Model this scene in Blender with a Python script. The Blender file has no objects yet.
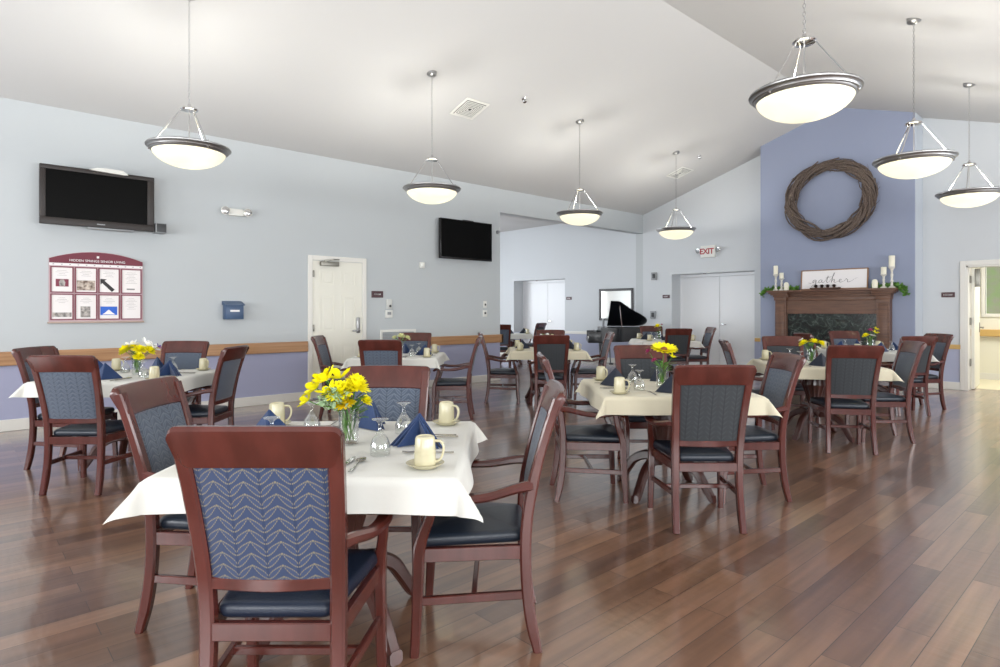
import bpy, bmesh, math, random
from mathutils import Vector, Matrix
random.seed(7)
SC = bpy.context.scene
COL = SC.collection
PI = math.pi
R = math.radians

# ------------------------------------------------------------------ camera
TH = R(47.7)                     # the view looks 47.7 degrees left of the room's long axis (+Y)
S_, C_ = math.sin(TH), math.cos(TH)
cd = bpy.data.cameras.new('camera')
cam = bpy.data.objects.new('camera', cd); COL.objects.link(cam)
cam.location = (0, 0, 1.30)
cam.rotation_euler = (R(90), 0, TH)
cd.sensor_width = 36; cd.lens = 605*36/1000
cd.shift_y = -22.5/1000
cd.clip_start = 0.05; cd.clip_end = 200
SC.camera = cam

# ------------------------------------------------------------------ light
vs = SC.view_settings
SC.display_settings.display_device = 'sRGB'
vs.view_transform = 'Standard'; vs.look = 'None'; vs.gamma = 1.0; vs.use_curve_mapping = False
vs.exposure = 0.04
try:
    SC.cycles.use_denoising = True
    SC.cycles.denoiser = 'OPENIMAGEDENOISE'; SC.cycles.denoising_prefilter = 'ACCURATE'; SC.cycles.denoising_input_passes = 'RGB_ALBEDO_NORMAL'
    SC.cycles.max_bounces = 10; SC.cycles.diffuse_bounces = 5; SC.cycles.glossy_bounces = 4
    SC.cycles.transmission_bounces = 8; SC.cycles.transparent_max_bounces = 8
    SC.cycles.sample_clamp_indirect = 6
    SC.cycles.caustics_reflective = False; SC.cycles.caustics_refractive = False
except Exception:
    pass
w = bpy.data.worlds.new('sky'); SC.world = w; w.use_nodes = True
bg = w.node_tree.nodes['Background']
bg.inputs[0].default_value = (0.85, 0.93, 1.0, 1); bg.inputs[1].default_value = 2.5

def area(name, loc, aim, sx, sy, watts, col):
    l = bpy.data.lights.new(name, 'AREA'); l.shape = 'RECTANGLE'; l.size = sx; l.size_y = sy
    l.energy = watts; l.color = col
    o = bpy.data.objects.new(name, l); COL.objects.link(o); o.location = loc
    o.rotation_euler = Vector(aim).to_track_quat('-Z', 'Y').to_euler()
    return o
# daylight lamps: unseen right and near windows added for light, plus next room's windows
for wy in (-1.9, 1.3, 4.5, 7.7, 10.6):
    area('window_daylight', (2.84, wy, 1.55), (-1, 0, 0.16), 2.0, 1.5, 55 if wy > 10 else 120, (.97, .985, 1.0))  # farthest one added to brighten the back wall
for wx in (-6.2, -2.9, 0.4):
    area('window_daylight', (wx, -3.84, 1.65), (0, 1, 0.40), 2.0, 1.7, 165, (.97, .985, 1.0))
for wy in (6.3, 8.9):
    area('window_daylight', (-15.3, wy, 1.7), (1, 0, 0), 2.2, 1.9, 150, (.90, .95, 1.0))
area('window_daylight', (-12.0, 4.72, 1.7), (0, 1, .1), 3.0, 1.9, 40, (.90, .95, 1.0))
# unseen area lamp added to brighten the corridor behind the right doorway
area('corridor_lamp', (-1.2, 13.5, 2.55), (0, 0, -1), 1.2, .9, 72, (1.0, .97, .90))

# ------------------------------------------------------------------ materials
def lin(h):
    h = h.lstrip('#'); v = [int(h[i:i+2], 16)/255 for i in (0, 2, 4)]
    return tuple((x/12.92 if x <= .04045 else ((x+.055)/1.055)**2.4) for x in v) + (1,)
MATS = {}
def mat(name, color, rough=.5, metal=0, spec=.5, emit=None, estr=0, trans=0, ior=1.45, coat=0, noise=None, bump=None, sheen=0):
    m = bpy.data.materials.new(name); m.use_nodes = True
    nt = m.node_tree; b = nt.nodes['Principled BSDF']
    c = lin(color) if isinstance(color, str) else color
    b.inputs['Base Color'].default_value = c
    b.inputs['Roughness'].default_value = rough
    b.inputs['Metallic'].default_value = metal
    b.inputs['Specular IOR Level'].default_value = spec
    b.inputs['IOR'].default_value = ior
    b.inputs['Transmission Weight'].default_value = trans
    b.inputs['Coat Weight'].default_value = coat
    b.inputs['Coat Roughness'].default_value = .15
    b.inputs['Sheen Weight'].default_value = sheen
    if emit:
        b.inputs['Emission Color'].default_value = lin(emit) if isinstance(emit, str) else emit
        b.inputs['Emission Strength'].default_value = estr
    if noise or bump:
        tc = nt.nodes.new('ShaderNodeTexCoord')
    if noise:      # (scale tuple, second colour, contrast)
        mp = nt.nodes.new('ShaderNodeMapping'); mp.inputs['Scale'].default_value = noise[0]
        n = nt.nodes.new('ShaderNodeTexNoise'); n.inputs['Scale'].default_value = 1; n.inputs['Detail'].default_value = 5
        r = nt.nodes.new('ShaderNodeValToRGB')
        r.color_ramp.elements[0].position = .35; r.color_ramp.elements[0].color = c
        r.color_ramp.elements[1].position = .68; r.color_ramp.elements[1].color = lin(noise[1])
        nt.links.new(tc.outputs['Object'], mp.inputs[0]); nt.links.new(mp.outputs[0], n.inputs['Vector'])
        nt.links.new(n.outputs['Fac'], r.inputs[0]); nt.links.new(r.outputs[0], b.inputs['Base Color'])
    if bump:       # (scale, strength)
        n2 = nt.nodes.new('ShaderNodeTexNoise'); n2.inputs['Scale'].default_value = bump[0]; n2.inputs['Detail'].default_value = 3
        bp = nt.nodes.new('ShaderNodeBump'); bp.inputs['Strength'].default_value = bump[1]; bp.inputs['Distance'].default_value = .01
        nt.links.new(tc.outputs['Object'], n2.inputs['Vector']); nt.links.new(n2.outputs['Fac'], bp.inputs['Height'])
        nt.links.new(bp.outputs[0], b.inputs['Normal'])
    MATS[name] = m
    return m

WALL_GREY = '#b7bcbe'; LOWER = '#a2a5be'
def wall_paint(name, upper, lower, split):
    """two coats of paint meeting behind the chair rail"""
    m = mat(name, upper, .6, spec=.3)
    nt = m.node_tree; b = nt.nodes['Principled BSDF']
    g = nt.nodes.new('ShaderNodeNewGeometry'); sx = nt.nodes.new('ShaderNodeSeparateXYZ')
    lt = nt.nodes.new('ShaderNodeMath'); lt.operation = 'LESS_THAN'; lt.inputs[1].default_value = split
    mx = nt.nodes.new('ShaderNodeMix'); mx.data_type = 'RGBA'
    mx.inputs[6].default_value = lin(upper); mx.inputs[7].default_value = lin(lower)
    nt.links.new(g.outputs['Position'], sx.inputs[0]); nt.links.new(sx.outputs[2], lt.inputs[0])
    nt.links.new(lt.outputs[0], mx.inputs[0]); nt.links.new(mx.outputs[2], b.inputs['Base Color'])
    return m
M_WALL = wall_paint('wall_paint_grey', WALL_GREY, LOWER, .78)
M_BACK = wall_paint('wall_paint_pale_blue', '#c7cbce', '#adb2c8', .69)
M_ACC = mat('accent_blue_paint', '#8d95ab', .6, spec=.3)
M_CEIL = mat('ceiling_paint', '#c3c3c2', .75, spec=.2)
M_TRIM = mat('white_trim', '#dcdad3', .4)
M_DOOR = mat('door_paint', '#e6e8ea', .4)
M_DOORW = mat('warm_door_paint', '#e0ded2', .4)
M_OAK = mat('oak_rail', '#9b7350', .35, noise=((1.5, 1.5, 40), '#b38a63'))
M_OAKY = mat('yellow_oak_rail', '#c9a565', .4)
M_WOOD = mat('mahogany', '#441e18', .26, coat=.35, noise=((14, 14, 3), '#532620'))
M_WOODD = mat('dark_mahogany', '#3c201b', .3, coat=.3, noise=((14, 14, 3), '#4a2822'))
M_VINYL = mat('navy_vinyl', '#1c232d', .32, bump=(160, .12))
M_VINYLB = mat('blue_vinyl', '#192130', .34, bump=(160, .12))
M_CLW = mat('white_linen', '#cecdc6', .85, spec=.2, bump=(9, .35), sheen=.2)
M_CLC = mat('cream_linen', '#cac3ac', .85, spec=.2, bump=(9, .35), sheen=.2)
M_NAVY = mat('navy_napkin', '#22375d', .8, spec=.2, sheen=.3, bump=(60, .2))
M_NAVY_DULL = mat('slate_napkin', '#272d3a', .8, spec=.2, sheen=.3, bump=(60, .2))  # navy napkin again, with the mixed light put into its darker colour
M_MUG = mat('cream_china', '#c4bd9e', .18, coat=.3)
def clear_glass():
    m = bpy.data.materials.new('clear_glass'); m.use_nodes = True; nt = m.node_tree; nt.nodes.remove(nt.nodes['Principled BSDF'])
    out = nt.nodes['Material Output']; tr = nt.nodes.new('ShaderNodeBsdfTransparent'); gl = nt.nodes.new('ShaderNodeBsdfGlossy'); mx = nt.nodes.new('ShaderNodeMixShader')
    lw = nt.nodes.new('ShaderNodeLayerWeight'); lw.inputs[0].default_value = .28
    tr.inputs[0].default_value = (.955, .965, .96, 1); gl.inputs[0].default_value = (.95, .95, .95, 1); gl.inputs['Roughness'].default_value = .04
    mu = nt.nodes.new('ShaderNodeMath'); mu.operation = 'MULTIPLY_ADD'; mu.inputs[1].default_value = .75; mu.inputs[2].default_value = .05
    nt.links.new(lw.outputs['Facing'], mu.inputs[0]); nt.links.new(mu.outputs[0], mx.inputs[0]); nt.links.new(tr.outputs[0], mx.inputs[1]); nt.links.new(gl.outputs[0], mx.inputs[2]); nt.links.new(mx.outputs[0], out.inputs[0])
    return m
M_GLASS = clear_glass()
M_WATER = mat('water', (.85, .95, .85, 1), .02, trans=1, ior=1.2)
M_STEEL = mat('steel', '#b5b2aa', .22, metal=1)
M_NICK = mat('brushed_nickel', '#a3a3a3', .38, metal=1)
M_CHROME = mat('chrome', '#d0d0d0', .12, metal=1)
M_HINGE = mat('hinge_metal', '#8a8880', .4, metal=1)
M_YEL = mat('yellow_petals', '#ebe016', .6, spec=.2)
M_YELD = mat('golden_petals', '#dfc20e', .6, spec=.2)
M_WHI = mat('white_petals', '#efefec', .6, spec=.2)
M_CRM = mat('cream_petals', '#dfe0ae', .6, spec=.2)
M_PUR = mat('purple_petals', '#5a3a8a', .6, spec=.2)
M_PNK = mat('pink_petals', '#a8406e', .6, spec=.2)
M_BRN = mat('flower_centre', '#7a4a18', .7)
M_GRN = mat('leaf_green', '#5f8a33', .55, noise=((30, 30, 30), '#3f6b28'))
M_GRNP = mat('pale_leaf', '#9fb890', .6)
M_BLACK = mat('black_plastic', '#141212', .25)
M_TVFR = mat('tv_bezel', '#2b2523', .45)
M_SCREEN = mat('dark_screen', '#020202', .35, spec=.1)
M_WPL = mat('white_plastic', '#dcdcd6', .4)
M_GPL = mat('grey_plastic', '#8f9294', .4)
M_DPL = mat('dark_plastic', '#333436', .4)
M_BOXB = mat('blue_painted_metal', '#3b5272', .35)
M_MAR = mat('maroon_panel', '#6b2536', .5)
M_MARS = mat('maroon_frame', '#7d4450', .5)
M_PAPER = mat('paper', '#e6e2e0', .7)
M_INK = mat('grey_ink', '#8d8a88', .8)
M_INKD = mat('dark_ink', '#3a3738', .8)
M_SIGN = mat('sign_plate', '#4b2f33', .4)
M_LETW = mat('white_lettering', '#e9e6e6', .6)
M_RED = mat('exit_red', '#a84048', .5)
M_PIANO = mat('piano_lacquer', '#14171b', .3, coat=.25)
M_IVORY = mat('ivory', '#e6e3d8', .3)
M_MANT = mat('walnut_mantel', '#583f33', .4, noise=((3, 30, 30), '#6f4f3e'))
M_BARK = mat('vine_bark', '#4a3e38', .8, noise=((60, 60, 60), '#76685e'))
M_CANDLE = mat('candle_wax', '#e9e5d2', .5, spec=.3)
M_STICK = mat('whitewashed_wood', '#dcdad2', .6, noise=((50, 50, 20), '#bdb9ae'))
M_SIGNF = mat('light_oak_frame', '#8d6a4c', .5)
M_CONE = mat('dark_cone', '#2c1d18', .7)
M_MIRROR = mat('mirror_glass', '#eceae4', .10, metal=.6)  # whitened base stands in for bright windows reflected in the pane
M_FRAME = mat('dark_frame', '#3c3a3b', .35)
M_HALL = mat('corridor_paint', '#e1decf', .6)
M_HALLF = mat('corridor_floor', '#d8d0b2', .35)
M_VENT = mat('vent_slat', '#3c3c3c', .6)
M_OUT = mat('window_view', '#9ab07a', .8)

def bowl_glass():
    """alabaster glass: glows from the bulbs inside it"""
    m = bpy.data.materials.new('lit_alabaster_glass'); m.use_nodes = True; nt = m.node_tree; L = nt.links.new
    b = nt.nodes['Principled BSDF']; out = nt.nodes['Material Output']
    b.inputs['Base Color'].default_value = lin('#e3dfc6'); b.inputs['Roughness'].default_value = .25
    b.inputs['Emission Color'].default_value = (1, .96, .84, 1); b.inputs['Emission Strength'].default_value = .40
    tl = nt.nodes.new('ShaderNodeBsdfTranslucent'); tl.inputs[0].default_value = (.97, .94, .82, 1)
    mx = nt.nodes.new('ShaderNodeMixShader'); mx.inputs[0].default_value = .22
    L(b.outputs[0], mx.inputs[1]); L(tl.outputs[0], mx.inputs[2]); L(mx.outputs[0], out.inputs[0])
    return m
M_BOWL = bowl_glass()

def marble():
    m = mat('green_marble', '#1c201d', .2)
    nt = m.node_tree; b = nt.nodes['Principled BSDF']
    tc = nt.nodes.new('ShaderNodeTexCoord'); n = nt.nodes.new('ShaderNodeTexNoise')
    n.inputs['Scale'].default_value = 4.5; n.inputs['Detail'].default_value = 7; n.inputs['Distortion'].default_value = 1.6
    a = nt.nodes.new('ShaderNodeMath'); a.operation = 'SUBTRACT'; a.inputs[1].default_value = .5
    ab = nt.nodes.new('ShaderNodeMath'); ab.operation = 'ABSOLUTE'
    r = nt.nodes.new('ShaderNodeValToRGB')
    r.color_ramp.elements[0].position = 0; r.color_ramp.elements[0].color = lin('#545d58')
    r.color_ramp.elements[1].position = .018; r.color_ramp.elements[1].color = lin('#232c28')
    e = r.color_ramp.elements.new(.12); e.color = lin('#171a18')
    nt.links.new(tc.outputs['Object'], n.inputs['Vector']); nt.links.new(n.outputs['Fac'], a.inputs[0])
    nt.links.new(a.outputs[0], ab.inputs[0]); nt.links.new(ab.outputs[0], r.inputs[0]); nt.links.new(r.outputs[0], b.inputs['Base Color'])
    return m
M_MARB = marble()

def floor_mat():
    m = mat('laminate_planks', '#6b4c3c', .29, spec=.7, coat=1.0); m.node_tree.nodes['Principled BSDF'].inputs['Coat IOR'].default_value = 1.65
    nt = m.node_tree; b = nt.nodes['Principled BSDF']; L = nt.links.new
    tc = nt.nodes.new('ShaderNodeTexCoord')
    mp = nt.nodes.new('ShaderNodeMapping'); mp.inputs['Rotation'].default_value = (0, 0, PI/2)
    L(tc.outputs['Object'], mp.inputs[0])
    br = nt.nodes.new('ShaderNodeTexBrick')
    br.offset = .37; br.offset_frequency = 2
    br.inputs['Color1'].default_value = (0, 0, 0, 1); br.inputs['Color2'].default_value = (1, 1, 1, 1)
    br.inputs['Mortar'].default_value = (.5, .5, .5, 1)
    br.inputs['Scale'].default_value = 1; br.inputs['Mortar Size'].default_value = .0018
    br.inputs['Mortar Smooth'].default_value = .3; br.inputs['Bias'].default_value = 0
    br.inputs['Brick Width'].default_value = 1.22; br.inputs['Row Height'].default_value = .125
    L(mp.outputs[0], br.inputs['Vector'])
    mp2 = nt.nodes.new('ShaderNodeMapping'); mp2.inputs['Scale'].default_value = (20, 1.3, 1)
    L(tc.outputs['Object'], mp2.inputs[0])
    # shift the grain from plank to plank
    add = nt.nodes.new('ShaderNodeVectorMath'); add.operation = 'MULTIPLY_ADD'
    add.inputs[1].default_value = (7, 13, 3); L(br.outputs['Color'], add.inputs[0]); L(mp2.outputs[0], add.inputs[2])
    n = nt.nodes.new('ShaderNodeTexNoise'); n.inputs['Scale'].default_value = 1; n.inputs['Detail'].default_value = 4; n.inputs['Distortion'].default_value = 0
    L(add.outputs[0], n.inputs['Vector'])
    r1 = nt.nodes.new('ShaderNodeValToRGB')
    r1.color_ramp.elements[0].position = 0; r1.color_ramp.elements[0].color = lin('#5e4334')
    r1.color_ramp.elements[1].position = 1; r1.color_ramp.elements[1].color = lin('#876751')
    e = r1.color_ramp.elements.new(.45); e.color = lin('#70523f')
    L(br.outputs['Color'], r1.inputs[0])
    r2 = nt.nodes.new('ShaderNodeValToRGB')
    r2.color_ramp.elements[0].position = .3; r2.color_ramp.elements[0].color = (.68, .66, .64, 1)
    r2.color_ramp.elements[1].position = .7; r2.color_ramp.elements[1].color = (1.22, 1.19, 1.16, 1)
    L(n.outputs['Fac'], r2.inputs[0])
    mx = nt.nodes.new('ShaderNodeMix'); mx.data_type = 'RGBA'; mx.blend_type = 'MULTIPLY'; mx.inputs[0].default_value = 1
    L(r1.outputs[0], mx.inputs[6]); L(r2.outputs[0], mx.inputs[7])
    mj = nt.nodes.new('ShaderNodeMix'); mj.data_type = 'RGBA'
    mj.inputs[7].default_value = lin('#2c1c16')
    L(br.outputs['Fac'], mj.inputs[0]); L(mx.outputs[2], mj.inputs[6]); L(mj.outputs[2], b.inputs['Base Color'])
    # hand-scraped ripples across the planks
    mp3 = nt.nodes.new('ShaderNodeMapping'); mp3.inputs['Scale'].default_value = (7, 20, 1); mp3.inputs['Rotation'].default_value = (0, 0, .35)
    L(tc.outputs['Object'], mp3.inputs[0])
    n3 = nt.nodes.new('ShaderNodeTexNoise'); n3.inputs['Scale'].default_value = 1; n3.inputs['Detail'].default_value = 2
    L(mp3.outputs[0], n3.inputs['Vector'])
    sb = nt.nodes.new('ShaderNodeMath'); sb.operation = 'MULTIPLY_ADD'; sb.inputs[1].default_value = -2.0
    L(br.outputs['Fac'], sb.inputs[0]); L(n3.outputs['Fac'], sb.inputs[2])
    bp = nt.nodes.new('ShaderNodeBump'); bp.inputs['Strength'].default_value = .22; bp.inputs['Distance'].default_value = .006
    L(sb.outputs[0], bp.inputs['Height']); L(bp.outputs[0], b.inputs['Normal']); L(bp.outputs[0], b.inputs['Coat Normal'])
    return m
M_FLOOR = floor_mat()

def leaf_fabric(name, ground, line, dark, rough=.8, per=.098, row=.036, amp=1.25, thick=.085):
    """woven stems with paired leaves, outlined in dotted thread"""
    m = mat(name, ground, rough, spec=.2, sheen=.2)
    nt = m.node_tree; b = nt.nodes['Principled BSDF']; L = nt.links.new
    def mth(op, a=None, b_=None, c=None):
        n = nt.nodes.new('ShaderNodeMath'); n.operation = op
        for i, v in enumerate((a, b_, c)):
            if v is None: continue
            if isinstance(v, (int, float)): n.inputs[i].default_value = v
            else: L(v, n.inputs[i])
        return n.outputs[0]
    tc = nt.nodes.new('ShaderNodeTexCoord'); sp = nt.nodes.new('ShaderNodeSeparateXYZ'); L(tc.outputs['Object'], sp.inputs[0])
    X, Z = sp.outputs[0], sp.outputs[2]
    P, q = per, row
    wv = mth('PINGPONG', mth('ADD', X, 10*P), P/2)
    wv = mth('DIVIDE', wv, P/2)
    z = mth('DIVIDE', Z, q)
    la = mth('FRACT', mth('SUBTRACT', z, mth('MULTIPLY', mth('POWER', wv, .45), amp)))
    lb = mth('FRACT', mth('SUBTRACT', z, mth('MULTIPLY', mth('POWER', wv, 1.7), amp)))
    da = mth('MINIMUM', la, mth('SUBTRACT', 1, la)); db = mth('MINIMUM', lb, mth('SUBTRACT', 1, lb))
    dm = mth('MINIMUM', da, db)
    mask = mth('LESS_THAN', dm, thick)
    dots = mth('GREATER_THAN', mth('FRACT', mth('MULTIPLY', wv, 9)), .3)
    mask = mth('MULTIPLY', mask, dots)
    stem = mth('LESS_THAN', wv, .10)
    inside = mth('LESS_THAN', la, lb)
    m1 = nt.nodes.new('ShaderNodeMix'); m1.data_type = 'RGBA'; m1.inputs[6].default_value = lin(ground)
    m1.inputs[7].default_value = lin(dark); L(mth('MAXIMUM', mth('MULTIPLY', inside, .45), stem), m1.inputs[0])
    m2 = nt.nodes.new('ShaderNodeMix'); m2.data_type = 'RGBA'; m2.inputs[7].default_value = lin(line)
    L(m1.outputs[2], m2.inputs[6]); L(mask, m2.inputs[0]); L(m2.outputs[2], b.inputs['Base Color'])
    return m
M_FAB_BLUE = leaf_fabric('blue_leaf_fabric', '#36425e', '#736c5c', '#2a3650', per=.086, row=.036, amp=1.2, thick=.065)
M_FAB_SLATE = leaf_fabric('slate_leaf_fabric', '#4b5463', '#646b74', '#3c4452', per=.080, row=.030)
M_FAB_CHAR = leaf_fabric('charcoal_leaf_fabric', '#3a3d40', '#303336', '#2b2e31', per=.070, row=.030)

# ------------------------------------------------------------------ mesh helpers
def new(): return bmesh.new()
def link(name, bm, m, parent=None, smooth=True, angle=35):
    me = bpy.data.meshes.new(name); bmesh.ops.recalc_face_normals(bm, faces=bm.faces[:])
    if smooth:
        for f in bm.faces: f.smooth = True
        for e in bm.edges:
            if len(e.link_faces) == 2 and e.calc_face_angle(0) > R(angle): e.smooth = False
    bm.to_mesh(me); bm.free()
    ms = m if isinstance(m, (list, tuple)) else [m]
    for x in ms: me.materials.append(x)
    o = bpy.data.objects.new(name, me); COL.objects.link(o)
    if parent is not None: o.parent = parent
    return o
def tag(o, label=None, cat=None, group=None, kind=None):
    if label: o['label'] = label
    if cat: o['category'] = cat
    if group: o['group'] = group
    if kind: o['kind'] = kind
    return o
def thing(name, label, cat, loc=(0, 0, 0), rz=0, group=None):
    o = bpy.data.objects.new(name, None); COL.objects.link(o); o.empty_display_size = .1
    o.location = loc; o.rotation_euler = (0, 0, rz)
    return tag(o, label, cat, group)
def dup(root, loc, rz, label=None, group=None, deep=True):
    r = root.copy(); COL.objects.link(r); r.location = loc; r.rotation_euler = (root.rotation_euler[0], root.rotation_euler[1], rz)
    if label: r['label'] = label
    if group: r['group'] = group
    for ch in list(root.children):
        c = ch.copy(); COL.objects.link(c); c.parent = r
        for g in list(ch.children):
            d = g.copy(); COL.objects.link(d); d.parent = c
    return r
def struct(name, bm, m, parent=None, label=None, cat=None, smooth=False):
    o = link(name, bm, m, parent, smooth)
    if parent is None:
        o['kind'] = 'structure'
        if label: o['label'] = label
        o['category'] = cat or name.split('_')[0]
    return o
def box(bm, x0, x1, y0, y1, z0, z1, bev=0, mi=0, seg=2):
    r = bmesh.ops.create_cube(bm, size=1)
    for v in r['verts']:
        v.co = Vector(((x0+x1)/2+v.co.x*(x1-x0), (y0+y1)/2+v.co.y*(y1-y0), (z0+z1)/2+v.co.z*(z1-z0)))
    fs = set(f for v in r['verts'] for f in v.link_faces)
    for f in fs: f.material_index = mi
    if bev:
        es = set(e for v in r['verts'] for e in v.link_edges)
        bmesh.ops.bevel(bm, geom=list(es), offset=bev, segments=seg, affect='EDGES', profile=.5, material=mi)
    return bm
def catmull(pts, n):
    pts = [tuple(p) for p in pts]
    if len(pts) < 3 or n <= 1: return pts
    out = []; k = len(pts[0])
    ext = [tuple(2*pts[0][i]-pts[1][i] for i in range(k))] + pts + [tuple(2*pts[-1][i]-pts[-2][i] for i in range(k))]
    for j in range(1, len(ext)-2):
        p0, p1, p2, p3 = ext[j-1:j+3]
        for s in range(n):
            t = s/n
            out.append(tuple(.5*((2*p1[i])+(-p0[i]+p2[i])*t+(2*p0[i]-5*p1[i]+4*p2[i]-p3[i])*t*t+(-p0[i]+3*p1[i]-3*p2[i]+p3[i])*t**3) for i in range(k)))
    out.append(pts[-1]); return out
def sweep(bm, pts, A=(1, 0, 0), n=4, ch=.25, mi=0, round_=False, seg=8):
    """pts: (x,y,z,width_along_A,height); a bar with chamfered or round section swept along the path"""
    pts = catmull(pts, n); A = Vector(A).normalized(); rings = []
    for i, p in enumerate(pts):
        c = Vector(p[:3]); a = Vector(pts[max(i-1, 0)][:3]); b = Vector(pts[min(i+1, len(pts)-1)][:3])
        t = (b-a).normalized(); B = t.cross(A)
        if B.length < 1e-4: B = t.cross(Vector((0, 1, .01)))
        B.normalize(); AA = B.cross(t).normalized()
        w2, h2 = p[3]/2, p[4]/2; k = min(w2, h2)*ch*2
        if round_: sec = [(w2*math.cos(2*PI*j/seg), h2*math.sin(2*PI*j/seg)) for j in range(seg)]
        else: sec = [(w2, -h2+k), (w2, h2-k), (w2-k, h2), (-w2+k, h2), (-w2, h2-k), (-w2, -h2+k), (-w2+k, -h2), (w2-k, -h2)]
        rings.append([bm.verts.new(c+AA*x+B*y) for x, y in sec])
    for r0, r1 in zip(rings, rings[1:]):
        m_ = len(r0)
        for j in range(m_):
            f = bm.faces.new((r0[j], r0[(j+1) % m_], r1[(j+1) % m_], r1[j])); f.material_index = mi
    for r_ in (rings[0], rings[-1]):
        f = bm.faces.new(r_); f.material_index = mi
    return bm
def tube(bm, pts, r, n=3, seg=6, mi=0):
    P = []
    for i, p in enumerate(pts):
        rr = r[i] if isinstance(r, (list, tuple)) else r
        P.append((p[0], p[1], p[2], 2*rr, 2*rr))
    d = Vector(pts[-1][:3])-Vector(pts[0][:3])
    A = (1, 0, 0) if abs(d.x) < max(abs(d.y), abs(d.z)) else (0, 0, 1) if abs(d.z) < abs(d.x) else (0, 1, 0)
    return sweep(bm, P, A, n, 0, mi, True, seg)
def lathe(bm, prof, c=(0, 0, 0), seg=24, mi=0, capb=True, capt=True, mx=None):
    rings = []
    for r_, z in prof:
        rings.append([bm.verts.new(Vector((c[0]+r_*math.cos(2*PI*j/seg), c[1]+r_*math.sin(2*PI*j/seg), c[2]+z))) for j in range(seg)] if r_ > 1e-5
                     else [bm.verts.new(Vector((c[0], c[1], c[2]+z)))])
    for a, b in zip(rings, rings[1:]):
        for j in range(seg):
            if len(a) == 1 and len(b) == 1: continue
            if len(a) == 1: f = bm.faces.new((a[0], b[j], b[(j+1) % seg]))
            elif len(b) == 1: f = bm.faces.new((a[j], a[(j+1) % seg], b[0]))
            else: f = bm.faces.new((a[j], a[(j+1) % seg], b[(j+1) % seg], b[j]))
            f.material_index = mi
    if capb and len(rings[0]) > 1: bm.faces.new(rings[0][::-1]).material_index = mi
    if capt and len(rings[-1]) > 1: bm.faces.new(rings[-1]).material_index = mi
    if mx is not None:
        bmesh.ops.transform(bm, matrix=mx, verts=[v for r_ in rings for v in r_])
    return bm
def prism(bm, poly, axis, a, b, mi=0):
    """poly of 2-D points extruded along axis from a to b; axis 'y' takes (x,z), 'x' takes (y,z), 'z' takes (x,y)"""
    def P(p, t): return {'y': (p[0], t, p[1]), 'x': (t, p[0], p[1]), 'z': (p[0], p[1], t)}[axis]
    v0 = [bm.verts.new(P(p, a)) for p in poly]; v1 = [bm.verts.new(P(p, b)) for p in poly]; n = len(poly)
    for i in range(n):
        bm.faces.new((v0[i], v0[(i+1) % n], v1[(i+1) % n], v1[i])).material_index = mi
    bm.faces.new(v0).material_index = mi; bm.faces.new(v1[::-1]).material_index = mi
    return bm
def text_obj(name, s, size, depth, m, parent, loc, rot, spacing=1.0, bold=0):
    cu = bpy.data.curves.new(name, 'FONT'); cu.body = s; cu.size = size; cu.extrude = depth
    cu.align_x = 'CENTER'; cu.align_y = 'CENTER'; cu.space_character = spacing; cu.offset = bold
    t = bpy.data.objects.new(name, cu); COL.objects.link(t)
    bpy.context.view_layer.update()
    me = bpy.data.meshes.new_from_object(t.evaluated_get(bpy.context.evaluated_depsgraph_get()))
    bpy.data.objects.remove(t)
    me.materials.clear(); me.materials.append(m)
    o = bpy.data.objects.new(name, me); COL.objects.link(o); o.parent = parent
    o.location = loc; o.rotation_euler = rot
    return o

# ------------------------------------------------------------------ the room
XL, YB = -8.43, 12.31            # left wall and back wall faces
RX, RZ, SL = -4.02, 4.99, .315   # ridge
XR, YN = 3.0, -4.0
XA, YA, ZA = -15.5, 4.5, 3.68    # next room
def ceil_z(x): return RZ - SL*abs(x-RX)

struct('floor', box(new(), XA-.2, XR+.2, YN-.2, YB+.45, -.1, 0), M_FLOOR, label='brown plank floor')
bm = new()
prism(bm, [(XL-.02, ceil_z(XL-.02)), (RX, RZ), (RX, RZ+.12), (XL-.02, ceil_z(XL)+.12)], 'y', YN-.2, YB+.2)
prism(bm, [(RX, RZ), (XR+.2, ceil_z(XR+.2)), (XR+.2, ceil_z(XR)+.12), (RX, RZ+.12)], 'y', YN-.2, YB+.2)
struct('ceiling', bm, M_CEIL, label='pitched off-white ceiling')
struct('ceiling', box(new(), XA-.2, XL-.2, YA-.2, YB+.2, ZA, ZA+.1), M_CEIL, label='flat ceiling of the next room')

def wall_with_holes(bm, axis, pos, thick, a0, a1, holes, z1, top=None):
    """wall plane along axis ('x' = runs along x at y=pos); holes (lo, hi, z0, z1)"""
    hs = sorted(holes); cuts = [a0]
    for h in hs: cuts += [h[0], h[1]]
    cuts.append(a1)
    def piece(lo, hi, zb, zt):
        if hi-lo < 1e-4: return
        f = top or (lambda t: zt)
        if axis == 'x':
            tops = [(hi, f(hi) if zt is None else zt), (lo, f(lo) if zt is None else zt)]
            if zt is None and lo < RX < hi: tops.insert(1, (RX, f(RX)))
            prism(bm, [(lo, zb), (hi, zb)]+tops, 'y', pos, pos+thick)
        else:
            prism(bm, [(lo, zb), (hi, zb), (hi, zt), (lo, zt)], 'x', pos, pos+thick)
    zt_all = None if top else z1
    for i in range(0, len(cuts)-1):
        if i % 2 == 0: piece(cuts[i], cuts[i+1], 0, zt_all)
        else:
            h = hs[i//2]
            if h[2] > 0: piece(h[0], h[1], 0, h[2])
            piece(h[0], h[1], h[3], zt_all)

# left wall: solid to Y 7.67, then a wide opening under a header
bm = new()
wall_with_holes(bm, 'y', XL-.2, .2, YN, YB, [(7.67, YB-.001, 0, 3.16)], ceil_z(XL)+.08)
struct('wall_left', bm, M_WALL, label='long pale grey left wall with periwinkle lower band')
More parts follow.
